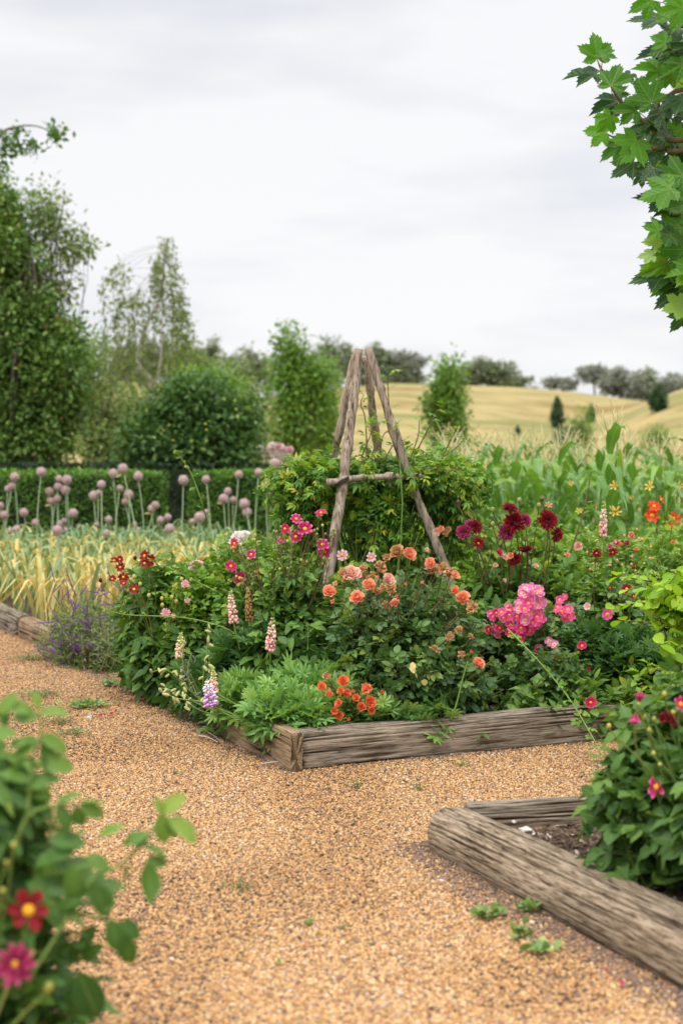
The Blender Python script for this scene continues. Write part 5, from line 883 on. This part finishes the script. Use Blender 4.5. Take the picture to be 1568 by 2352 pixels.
# 10 pink cluster rose
r6 = bush('rose_bush', 'rose bush bearing dense clusters of bright pink white-eyed flowers', 'rose', [dome(1210, 8.4, 110, 1385, ry=.35), dome(1330, 8.5, 110, 1390, ry=.35), dome(1250, 8.0, 120, 1480, ry=.25)], ROSE, G['rose'], 560, 6, .26, .11, 1040, up=.55, stem=STEM)
g = rng(1041); CL = []
for i in range(74):
    th, rr = g.random() * 6.28, g.random() ** .5
    if i < 22: CL.append((1222 + 27 * rr * math.cos(th), 1373 + 26 * rr * math.sin(th), 12.5, 'rosepale'))
    elif i < 62: CL.append((1200 + 46 * rr * math.cos(th), 1420 + 38 * rr * math.sin(th), 12, 'rosepink' if g.random() < .7 else 'rosepale'))
    else: CL.append((1190 + 25 * rr * math.cos(th), 1452 + 12 * rr * math.sin(th), 10, 'hotpink'))
for i in range(9): CL.append((1140 + g.normal(0, 8), 1425 + g.normal(0, 15), 10, 'hotpink' if i % 2 else 'rosepink'))
for a, b, r in ((1290, 1405, 13), (1303, 1400, 12), (1310, 1415, 11), (1298, 1418, 11), (1280, 1395, 10), (1285, 1378, 10), (1297, 1370, 8), (1305, 1422, 9), (1275, 1402, 8)): CL.append((a, b, r, 'rosepink'))
for a, b, r, m in ((1235, 1488, 12, 'rosepink'), (1262, 1473, 11, 'rosepale'), (1272, 1480, 10, 'rosepale'), (1279, 1513, 9, 'hotpink'), (1256, 1510, 7, 'rosepale'), (1336, 1484, 11, 'hotpink'), (1394, 1411, 13, 'rosepink'), (1349, 1393, 9, 'palepink')): CL.append((a, b, r, m))
for i, (a, b, r, m) in enumerate(CL[:100]):
    q = at(a, b, 7.98 + .0022 * abs(a - 1205) * (a < 1260) + g.normal(0, .025)); flower(r6, 'star', m, q, 1.1 * r / FPX * 8, 1050 + i, look=(g.normal(0, .35) + (a - 1205) / 110 * (a < 1260), -1, .35 + g.normal(0, .25) - (b - 1410) / 90 * (a < 1260)))
stalks(r6, [at(a, b + 6, 8.05) for a, b, r, m in CL[::4]], 1042, STEM, .003, .002, low=.7)
cane(r6, [at(1165, 1445, 7.75), at(1200, 1480, 7.6), at(1255, 1540, 7.45), at(1310, 1610, 7.3), at(1358, 1690, 7.0), at(1385, 1740, 6.7)], .0045, .003, ROSE, G['bright'], .075, .06, 1043, STEM, 'arching_cane', .1)
for i, (a, b, r, m, kd, D) in enumerate(((1356, 1614, 15, 'hotpink', 'star', 7.4), (1350, 1538, 7, 'hotpink', 'rbud', 7.6))): flower(r6, kd, m, at(a, b, D), r / FPX * D, 1100 + i, look=(0, -1, .2))
# 11 broad-leaved plants along the front timber, 12 dark lupins, 13 lime shrub
bush('phlox', 'fresh green broad-leaved plant along the front timber under the pink cluster rose', 'phlox', [dome(1235, 7.85, 75, 1560, ry=.22), dome(1330, 7.9, 85, 1550, ry=.22), dome(1420, 8.0, 70, 1540, ry=.25), dome(1185, 7.9, 50, 1590, ry=.2)], LF, G['comfrey'], 190, 9, .24, .10, 1110, up=1.1, out=.4)
bush('phlox', 'reddish-tipped leafy stems rising at the right end of the front timber', 'phlox', [dome(1500, 7.9, 80, 1520, ry=.25)], LF, G['bright'], 80, 9, .24, .085, 1111, up=1.2, out=.4, rbias=.1, stem=REDST)
bush('lupin', 'dark fingered lupin foliage without flowers right of the pink cluster rose', 'lupin', [dome(1380, 8.3, 110, 1430, ry=.3), dome(1500, 8.3, 100, 1450, ry=.3)], LUPL, G['lupindark'], 330, 5, .2, .14, 1112, up=.6)
ls = bush('shrub', 'bright lime green shrub with layered oval leaves reaching in at the right', 'shrub', [ellpx(1545, 1370, 7.1, 80, 45, 60), ellpx(1600, 1350, 7.1, 80, 50, 60), ellpx(1610, 1430, 7.1, 90, 40, 60)], LF_ROUND, G['lime'], 85, 7, .26, .075, 1113, base=(2.0, 7.5, .13), up=.25, stem=REDST, nst=5, rbias=.15)
for i, pts in enumerate(([(1600, 1430), (1540, 1400), (1470, 1385), (1408, 1392)], [(1600, 1380), (1530, 1345), (1460, 1330), (1412, 1322)], [(1600, 1450), (1540, 1440), (1480, 1430), (1420, 1425)], [(1610, 1350), (1560, 1335), (1520, 1315)], [(1600, 1400), (1540, 1372), (1490, 1352), (1440, 1355)])): cane(ls, [at(a, b, 7.2 + .05 * i) for a, b in pts], .006, .003, LF_ROUND, G['lime'], .075, .028, 1114 + i, REDST, 'branch', .3, 16)
# rosettes of young lupin by the front timber
for i, (a, b, D, lb, cnt_) in enumerate(((1000, 1640, 7.38, 'small young lupin tuft beside the front timber below the peach rose', 12), (905, 1640, 7.35, 'flat lupin leaves between the orange miniature rose and the bare cane', 14), (1080, 1620, 7.7, 'shaded low lupin tuft behind the bare soil patch', 10))):
    p = at(a, b, D); bush('lupin', lb, 'lupin', [((p[0], p[1], .19), (.12, .10, .1))], LUPL, G['lupin' if i < 2 else 'lupindark'], cnt_, 4, .1, .12, 1120 + i, up=.8)
# low foliage filling the shade of the bed: too mixed to count
g = rng(1130); n = 2600; uu, vv = g.uniform(.25, 4.5, n), g.uniform(.35, 2.6, n); k = ~((uu > 1.0) & (uu < 1.75) & (vv < .55)); uu, vv = uu[k], vv[k]; bs = np.array([CX, CY]) + np.outer(uu, U) + np.outer(vv, Vv); tips = np.column_stack([bs, .15 + g.random(len(bs)) * .42 * np.clip(vv * 1.2, .3, 1)])
lv, b_, s_ = leafy(g, tips, unit(g.normal(0, 1, (len(bs), 3)) + np.array([0, -.4, .6])), LF, 6, .16, .085, rbias=-.15); tag(ob('undergrowth', me('undergrowth', lv, G['dahlia'])), 'low mixed leaves filling the shade under the flowers', 'undergrowth', kind='stuff')
g = rng(1131); n = 1500; uu, vv = g.uniform(2.6, 6, n), g.uniform(2.9, 5.4, n); bs = np.array([CX, CY]) + np.outer(uu, U) + np.outer(vv, Vv); tips = np.column_stack([bs, .15 + g.random(n) * .75])
lv, b_, s_ = leafy(g, tips, unit(g.normal(0, 1, (n, 3)) + np.array([0, -.4, .6])), ROSE, 5, .2, .10, rbias=-.2); tag(ob('undergrowth', me('undergrowth', lv, G['bright'])), 'low mixed leaves at the foot of the corn', 'undergrowth', kind='stuff')

# ---- salvia
sv = bush('salvia', 'grey-green salvia bush with purple flower spikes hanging over the gravel', 'salvia', [dome(200, 10.5, 90, 1370, .02, ry=.3), dome(150, 10.8, 60, 1375, ry=.25), dome(245, 10.3, 60, 1420, .0, ry=.22), dome(195, 10.9, 80, 1335, ry=.2)], LF_NARROW, G['sage'], 620, 9, .26, .05, 1140, up=.9, out=.5, ground=.02)
sps = me('flower_spike', (lambda p: P(p.V, p.F, p.luv, rng(3).random(len(p.V))))(spike_t(9, 1, .08, 14, 5)), F_['purple']); g = rng(1141)
for i in range(75):
    a = g.uniform(110, 285); b = g.uniform(1330, 1530) if i % 3 else g.uniform(1430, 1530); D = 10.25 + (1530 - b) / 200 * .35; q = at(a, b, D); d = (g.normal(0, .5) - .2, -.4, g.normal(.6, .4)); ob('flower_spike', sps, sv, q - np.array(sv.location), facing(d), (.036, .036, g.uniform(.10, .2)))
#PART5
# ------------------------------------------------------------------ near plants
# left foreground dahlia
nd = root('dahlia', 'out of focus dahlia with crimson flowers closest to the camera at the left', 'dahlia', (-.92, 3.1, .0))
bush('', '', '', [((-.83, 3.1, .80), (.16, .2, .20)), ((-.80, 3.1, .60), (.20, .22, .24)), ((-.80, 3.05, .30), (.24, .22, .30)), ((-1.0, 3.2, .6), (.3, .3, .4))], DAHL, G['dahlia'], 520, 5, .20, .115, 1201, into=nd, base=(-.95, 3.1, 0), ground=0, up=.5, nst=24, stem=STEM, stemr=.005)
D0 = 2.95
def leaves_at(rt, L, mat, D, seed, pname, T=LF):
    g = rng(seed); q = np.array([at(a, b, D) for a, b, *_ in L]); d = np.array([at(a + 100 * math.cos(math.radians(an)), b - 100 * math.sin(math.radians(an)), D) - at(a, b, D) for a, b, an, s, r in L]) + g.normal(0, .012, (len(L), 3)); nh = np.array([[.25 * g.normal(), -.75 + .5 * g.normal(), .8] for _ in L]); part(pname, scatter(T, q, frames(d, nh), np.array([s * .9 / FPX * D for *_, s, r in L]), np.array([r for *_, r in L])), mat, rt)
part('branch', join([tube(curve([at(60, 2260, D0), at(150, 2120, D0), at(215, 2020, D0), at(280, 1985, D0), at(330, 1935, D0), at(362, 1885, D0), at(375, 1850, D0)], 20), np.linspace(.0045, .0025, 20), 6), tube(curve([at(170, 2095, D0), at(230, 2110, D0), at(285, 2140, D0)], 8), .004, 5), tube(curve([at(60, 1900, D0), at(75, 1750, D0), at(95, 1680, D0), at(90, 1625, D0)], 10), np.linspace(.004, .0022, 10), 5), tube(curve([at(20, 2000, D0), at(60, 1880, D0), at(130, 1850, D0), at(180, 1850, D0)], 10), np.linspace(.004, .0022, 10), 5)]), STEM, nd)
leaves_at(nd, [(372, 1868, 100, 45, .95), (372, 1868, -90, 85, .8), (372, 1870, 30, 80, .98), (385, 1880, -15, 100, .95), (380, 1885, -60, 55, .6), (345, 1920, 190, 80, .6), (345, 1920, -140, 50, .5), (290, 1900, 185, 85, .9), (330, 1945, -5, 70, .7), (335, 1980, -70, 110, .45), (335, 1975, -10, 60, .6), (300, 1985, -110, 70, .4), (250, 2005, 120, 75, .7), (215, 2030, -60, 100, .3), (255, 2110, -70, 95, .25), (270, 2120, -40, 85, .3), (285, 2140, -80, 100, .2), (240, 2100, 60, 60, .5), (150, 2100, 60, 90, .4), (170, 2060, 100, 90, .6), (180, 2230, -65, 150, .02), (165, 2250, -80, 130, .05), (220, 2080, 170, 90, .4)], G['dahlia'], D0 - .02, 1203, 'branch_leaves')
leaves_at(nd, [(90, 1630, 110, 50, .95), (90, 1640, 10, 75, .9), (88, 1650, 180, 80, .7), (92, 1690, -30, 85, .9), (92, 1700, 200, 90, .7), (85, 1740, 185, 80, .6), (88, 1745, -20, 95, .8), (95, 1700, -75, 100, .4), (60, 1810, 20, 90, .6), (70, 1800, 150, 90, .7), (130, 1850, 35, 70, .7), (130, 1850, -50, 80, .4), (180, 1848, 25, 75, .9), (185, 1848, -20, 70, .7), (175, 1850, -90, 70, .4), (40, 1690, 160, 90, .8), (0, 1640, 60, 70, .9), (20, 1720, 30, 80, .8), (10, 1620, -20, 80, .9), (110, 1930, 10, 100, .5), (110, 1960, -30, 110, .6), (80, 1990, 20, 110, .5), (60, 2030, -10, 110, .5), (100, 2050, 30, 100, .4), (130, 2000, 5, 100, .6)], G['dahlia'], D0, 1204, 'shoot_leaves')
tops = []
for i, (a, b, r, kd, m, lk) in enumerate(((66, 2092, 48, 'single6', 'crimson', (.25, -1, .3)), (34, 2216, 50, 'semi', 'plum', (.1, -1, .5)))):
    q = at(a, b, 2.72); flower(nd, kd, m, q, r / FPX * 2.72, 1200 + i, look=lk); tops.append(q + np.array([0, .03, 0]))
for i, (a, b, r) in enumerate(((110, 2275, 14), (30, 1945, 8), (5, 2050, 8), (72, 2195, 8), (14, 1985, 7))): q = at(a, b, 2.8); flower(nd, 'bud', BUDY, q, r / FPX * 2.8, i, look=(.3, -.3, .8), name='bud'); tops.append(q)
stalks(nd, tops, 1205, STEM, .0035, .0025)
# right near dahlia
rd = bush('dahlia', 'bushy dahlia with orange-hearted magenta flowers growing inside the near soil bed', 'dahlia', [((1.13, 4.85, .52), (.22, .26, .24)), ((1.10, 4.85, .33), (.25, .26, .25)), ((1.30, 5.0, .62), (.25, .25, .20)), ((1.22, 4.45, .42), (.16, .2, .28)), ((1.45, 4.7, .5), (.3, .3, .35)), ((1.17, 5.1, .3), (.22, .2, .2))], DAHL, G['dahlia'], 560, 6, .20, .13, 1211, base=(1.3, 4.8, .08), ground=.06, up=.55, rbias=-.06, nst=60)
g = rng(1212); tops = []
for i, (a, b, r, kd, m, lk) in enumerate(((1508, 1808, 27, 'single6', 'magenta', (-1, -.45, .1)), (1460, 1640, 18, 'rbud', 'magenta', (-.3, -.3, -1)), (1562, 1618, 20, 'single6', 'magenta', (.5, -1, .4)), (1466, 1612, 16, 'rbud', 'magenta', (.2, -.2, 1)))):
    q = at(a, b, 4.45); flower(rd, kd, m, q, r / FPX * 4.45, 1211 + i, look=lk); tops.append(q + np.array([0, .02, -.01]))
for i, (a, b, r) in enumerate(((1466, 1622, 6), (1398, 1672, 7), (1500, 1735, 7), (1525, 1598, 7), (1502, 1655, 6), (1490, 1680, 6), (1515, 1760, 6), (1545, 1640, 6), (1480, 1650, 6))): q = at(a, b, 4.5); flower(rd, 'bud', BUDY, q, r / FPX * 4.5, i, look=(0, -.2, 1), name='bud'); tops.append(q)
for i, (a, b, r) in enumerate(((1535, 1645, 14), (1550, 1655, 12), (1520, 1650, 10))): flower(rd, 'dry', 'maroon', at(a, b, 4.6), r / FPX * 4.6, i, look=(0, -1, .3))
stalks(rd, tops, 1213, STEM, .004, .0028)
# overhanging maple
mb = np.array([2.75, 7.2, 0.0]); mt = root('maple_tree', 'maple tree with large pointed lobed leaves hanging into the upper right', 'tree', mb)
TR = curve([mb, mb + np.array([.03, 0, 1.2]), mb + np.array([-.05, -.1, 2.4]), mb + np.array([.02, -.1, 4.6])], 16); part('trunk', tube(TR, np.linspace(.11, .05, 16), 12), BARK, mt)
def cv(x, y): return (1448 + .4252 * x) * .7656, y * .3255
DM = 6.7
ML = [(805, 410, 95, 200, .62), (800, 520, 172, 240, .10), (905, 605, 70, 215, .58), (960, 715, 195, 230, .12), (870, 935, 170, 175, .80), (1085, 985, 235, 250, .72), (985, 1030, 205, 190, .50), (1065, 1140, 215, 225, .2), (1250, 130, 178, 245, .12), (1200, 0, 200, 190, .6), (1250, 505, 165, 205, .66), (1190, 715, 120, 220, .5), (1085, 780, 170, 190, .48), (1411, 335, 180, 240, .15), (1290, 300, 150, 130, .72), (1340, 530, 170, 190, .6), (1440, 540, 178, 170, .97), (1325, 1325, 200, 250, .8), (1255, 1190, 172, 170, .98), (1300, 1435, 165, 265, .15), (1385, 1585, 178, 245, .62), (1411, 1660, 190, 220, .1), (1240, 1630, 160, 130, .75), (1300, 1690, 185, 190, .97), (1300, 1845, 205, 235, .88), (1290, 1915, 195, 285, .18), (1411, 2030, 215, 260, .12), (1411, 2140, 200, 180, .96), (1200, 1800, 180, 120, .98), (950, 690, 60, 120, .15), (1040, 520, 220, 120, .2), (1170, 870, 200, 170, .3), (1250, 900, 240, 190, .05), (1150, 950, 180, 150, .25), (1320, 880, 200, 170, .2), (1300, 980, 250, 190, .25), (1220, 1060, 220, 170, .3), (1340, 1060, 270, 180, .1), (1400, 900, 230, 220, .75), (1400, 1010, 180, 200, .15), (1330, 760, 210, 180, .2), (1411, 700, 200, 210, .3), (1411, 780, 190, 200, .15), (1390, 200, 200, 200, .2), (1411, 60, 190, 200, .7), (1340, 60, 220, 150, .15), (1411, 450, 200, 190, .55), (1411, 1240, 170, 230, .5), (1350, 1230, 200, 220, .1), (1411, 1450, 190, 230, .2), (1420, 1760, 180, 210, .5), (1411, 1880, 200, 250, .15), (1340, 1960, 220, 200, .45), (900, 820, 230, 150, .66), (840, 400, 40, 130, .6), (1150, 600, 160, 120, .55), (1430, 2230, 220, 160, .2), (1330, 420, 190, 160, .6), (1260, 800, 150, 170, .12), (1200, 1180, 230, 150, .1), (1140, 1240, 210, 110, .15)]
g = rng(1220)
for _ in range(14): ML.append((g.uniform(1230, 1440), g.uniform(300, 1900), g.uniform(140, 260), g.uniform(150, 230), g.random() * .45))
for _ in range(90): ML.append((g.uniform(1430, 2500), g.uniform(-300, 2150), g.uniform(140, 260), g.uniform(170, 260), g.random()))
q = []; d = []; nh = []; sc_ = []; rn_ = []; tips_ = []; pet0 = []
for i, (x, y, an, s, r) in enumerate(ML):
    px, py = cv(x, y); D = DM + g.normal(0, .10) + (.12 if r < .3 else -.08); s = s * .98
    p = at(px, py, D); e = at(px + 100 * math.cos(math.radians(an)), py - 100 * math.sin(math.radians(an)), D); dd = unit(e - p); q.append(p); d.append(dd + np.array([0, g.normal(-.05, .22), 0]))
    nh.append(np.array([g.normal(0, .35), -1 if r > .35 else -.75, .35 + g.normal(0, .3) if r > .35 else .8]) * (1 if r > .35 else 1)); sc_.append(s * .3255 / FPX * D); rn_.append(r); pet0.append(p - dd * .05 + np.array([.035, .02, -.03 + g.normal(0, .02)]))
q = np.array(q); part('crown', scatter(MAPLE, q, frames(np.array(d), np.array(nh)), np.column_stack([np.array(sc_) * g.uniform(.82, 1.05, len(sc_)), np.array(sc_), np.array(sc_) * g.uniform(-.5, 2.6, len(sc_))]), np.array(rn_)), G['maple'], mt)
BRN = [[(2500, 200), (1500, 180), (1340, 160), (1220, 10)], [(2500, 900), (1500, 980), (1260, 950), (1130, 850), (1050, 790), (960, 700), (900, 600), (805, 420)], [(2500, 1000), (1500, 1050), (1290, 1045), (1080, 1035), (985, 1000), (870, 940)], [(2500, 1300), (1500, 1500), (1370, 1500), (1325, 1335)], [(2500, 1600), (1550, 1850), (1400, 1920), (1290, 1915)], [(2500, 500), (1500, 620), (1250, 820), (1240, 700), (1190, 560)], [(2500, 1900), (1600, 2100), (1430, 2180)], [(1390, 1510), (1380, 1600), (1411, 1720)], [(1380, 1920), (1300, 1840)], [(1260, 950), (1270, 850), (1330, 740)]]
bb = []
for j, l in enumerate(BRN):
    pts = [at(*cv(x, y), DM + .03) for x, y in l]
    if l[0][0] == 2500: pts = [TR[np.argmin(abs(TR[:, 2] - pts[0][2]))]] + pts[1:]
    bb.append(tube(curve(pts, 24), np.linspace(.016 if len(l) > 3 else .006, .0028, 24), 6))
part('branches', join(bb + [sticks(np.array(pet0), q, .0022, .0018, .05, 4, 5, 3)]), REDST, mt)

# ------------------------------------------------------------------ small things on the gravel
g = rng(1350); X, Yp = path_points(5200, 1351); ub, vb = inbed(np.column_stack([X, Yp])); keep = g.random(len(X)) < np.where((np.abs(ub) < .35) | (np.abs(vb) < .25), .22, .05); X, Yp = X[keep], Yp[keep]; m = len(X)
LIT = rndmat('dry_litter', [(0, (.05, .035, .025)), (.4, (.16, .10, .06)), (.7, (.36, .26, .15)), (1, (.66, .58, .44))], rough=.9)
ls_ = g.uniform(.007, .022, m); tag(ob('path_litter', me('path_litter', scatter(leaf_t(.4, 3, .4, .3), np.column_stack([X, Yp, gz(X, Yp) + .010]), frames(g.normal(0, 1, (m, 3)) * np.array([1, 1, .15]), g.normal(0, .3, (m, 3)) + np.array([0, 0, 1.])), np.column_stack([ls_ * g.uniform(.2, 1.2, m), ls_, ls_]), g.random(m)), LIT)), kind='stuff')

def weed(px, py, wpx, n, label, mat='weed', T=LF_TINY, leaf=.022, flat=.35, seed=1, name='weed', z=.02):
    g = rng(seed); c = gp(px, py, z); s = c[1] / FPX; rt = root(name, label, 'weed', c); q = c + np.column_stack([g.normal(0, wpx * .42 * s, n), g.normal(0, wpx * .32 * s, n), np.abs(g.normal(0, .010, n)) + .004]); d = (q - c) * np.array([1, 1, 0]) * 6 + g.normal(0, .5, (n, 3)) * np.array([1, 1, .3]) + np.array([0, 0, flat])
    part('leaves', scatter(T, q, frames(d, np.array([0, -.1, 1.]) + g.normal(0, .35, (n, 3))), leaf * g.uniform(.6, 1.4, n), g.random(n)), G[mat], rt)
    m = min(n, 14); part('runners', sticks(np.tile(c, (m, 1)), q[:m], .0015, .001, .1, 3, seed, 3), STEM, rt)
W_ = [(1112, 2110, 22, 26, 'leafy green weed beside the near log, leftmost of the trio', 'weed', .026), (1140, 2105, 20, 16, 'small round-leaved weed just right of the leftmost one by the near log', 'weed', .028), (1212, 2095, 26, 22, 'round-leaved weed sprouting against the foot of the near log', 'weed', .03), (1205, 2152, 26, 18, 'flat pale weed between the log foot and the lowest weed', 'weed', .03), (1240, 2188, 32, 26, 'lowest and brightest weed on the gravel near the log', 'weed', .032), (820, 1808, 16, 22, 'tiny green sprout on the gravel below the long timber', 'weed', .014), (962, 1812, 20, 22, 'thin green sprout on the gravel right of the tiny one', 'weed', .014), (1058, 1758, 20, 18, 'sparse sprig against the foot of the long timber', 'weed', .014), (548, 2042, 46, 60, 'flat grey-green weed alone in the middle of the gravel', 'mat', .014), (710, 2128, 14, 14, 'tiny yellowish sprout in the near gravel', 'weed', .014), (785, 2135, 10, 8, 'single yellow-green seedling in the near gravel', 'weed', .012), (640, 2222, 8, 6, 'pinhead green seedling nearest the camera', 'weed', .012), (400, 1778, 18, 18, 'little sprig in the gravel left of the bed corner', 'mat', .013),
      (95, 1598, 70, 220, 'flat grey-green creeping mat across the left path, upper left one', 'mat', .02), (200, 1622, 55, 240, 'thick creeping weed mat on the path below the salvia', 'weed', .022), (72, 1515, 55, 160, 'creeping weed mat at the foot of the leek timber', 'mat', .024), (170, 1685, 40, 120, 'small creeping mat below the thick one on the path', 'mat', .018), (140, 1662, 40, 110, 'pale creeping mat between the thick one and the small one', 'mat', .018), (310, 1555, 50, 120, 'thin weeds by the timber end under the salvia', 'mat', .02), (440, 1655, 45, 130, 'weeds along the foot of the left bed timber', 'mat', .018), (250, 1575, 22, 70, 'leafy weed at the timber end left of the crimson dahlia', 'weed', .03), (500, 1690, 35, 70, 'sparse mat close to the bed corner timber', 'mat', .016)]
for i, (a, b, w_, n, lb, m, lf) in enumerate(W_): weed(a, b, w_, n, lb, m, LF_ROUND if m == 'weed' and lf > .02 else LF_TINY, lf, seed=1300 + i)
PTL = me('petal', petal_t(.8, 4, .3, .25, .5), F_['hotpink'])
def fallen(px, py, r, lab, grp=None, seed=1):
    g = rng(seed); o = ob('fallen_petal', PTL, None, gp(px, py, .026), facing((g.normal(0, .3), g.normal(0, .3), 1), roll=g.random() * 6), r); tag(o, lab, 'petal', grp)
for i, (a, b) in enumerate(((232, 1648), (240, 1643), (246, 1646), (252, 1640), (262, 1634), (298, 1626), (226, 1641))): fallen(a, b, .022, 'pink fallen petal among a scatter of them on the left path', 'petals on the left path', i)
for i, (a, b, lb) in enumerate(((1388, 2248, 'magenta fallen petal lying flat, left of three near the log'), (1397, 2232, 'small magenta fallen petal, highest of three near the log'), (1428, 2266, 'dark magenta fallen petal, right of three near the log'), (1385, 2320, 'purple speck of petal nearest the camera'))): fallen(a, b, .018, lb, None, 20 + i)
RK = rndmat('pale_stone', [(0, (.62, .58, .52)), (1, (.74, .70, .64))], nscale=40, nmul=.3, bump=.004)
def rock(px, py, r, z, lab, seed):
    p = ball_t(14, 10); g = rng(seed); p.V = p.V * (1 + .55 * (vnoise(p.V * 1.6 + seed, seed) - .5)[:, None]) * np.array([1.2, .9, .65]) * r; tag(ob('stone', me('stone', p, RK, smooth=False), None, gp(px, py, z) + np.array([0, 0, r * .3]), facing((.1, .1, 1), roll=seed)), lab, 'stone')
rock(205, 1650, .014, .015, 'small white stone lying on the left path', 3); rock(1207, 1912, .021, .12, 'white lump of stone on the soil behind the near log', 4); rock(1315, 1950, .022, .12, 'pale rounded stone on the soil by the near dahlia', 5); rock(1180, 1890, .010, .12, 'small pale stone near the thin timber in the soil bed', 6)
g = rng(1400); TW = rndmat('dry_twig', [(0, (.30, .22, .15)), (1, (.55, .46, .36))])
for i, (a, b, c, e, lb, z) in enumerate(((985, 1650, 1090, 1640, 'pale dry twig lying on the soil behind the front timber', .17), (455, 1690, 500, 1705, 'grey dry twig on the gravel by the bed corner', .03), (470, 1678, 520, 1716, 'crossed dry twig on the gravel by the bed corner', .035), (600, 1755, 680, 1752, 'thin straw on the gravel in front of the corner timber', .03), (275, 1705, 300, 1715, 'short pale straw in the middle of the left path', .03), (880, 2315, 905, 2305, 'white straw on the near gravel', .03))):
    A, B = gp(a, b, z), gp(c, e, z); o = ob('twig', me('twig', tube(curve([A, (A + B) / 2 + np.array([0, .01, .006]), B], 8) - A, np.linspace(.004, .002, 8), 6, rnd=g.random()), TW), None, A); tag(o, lb, 'twig')
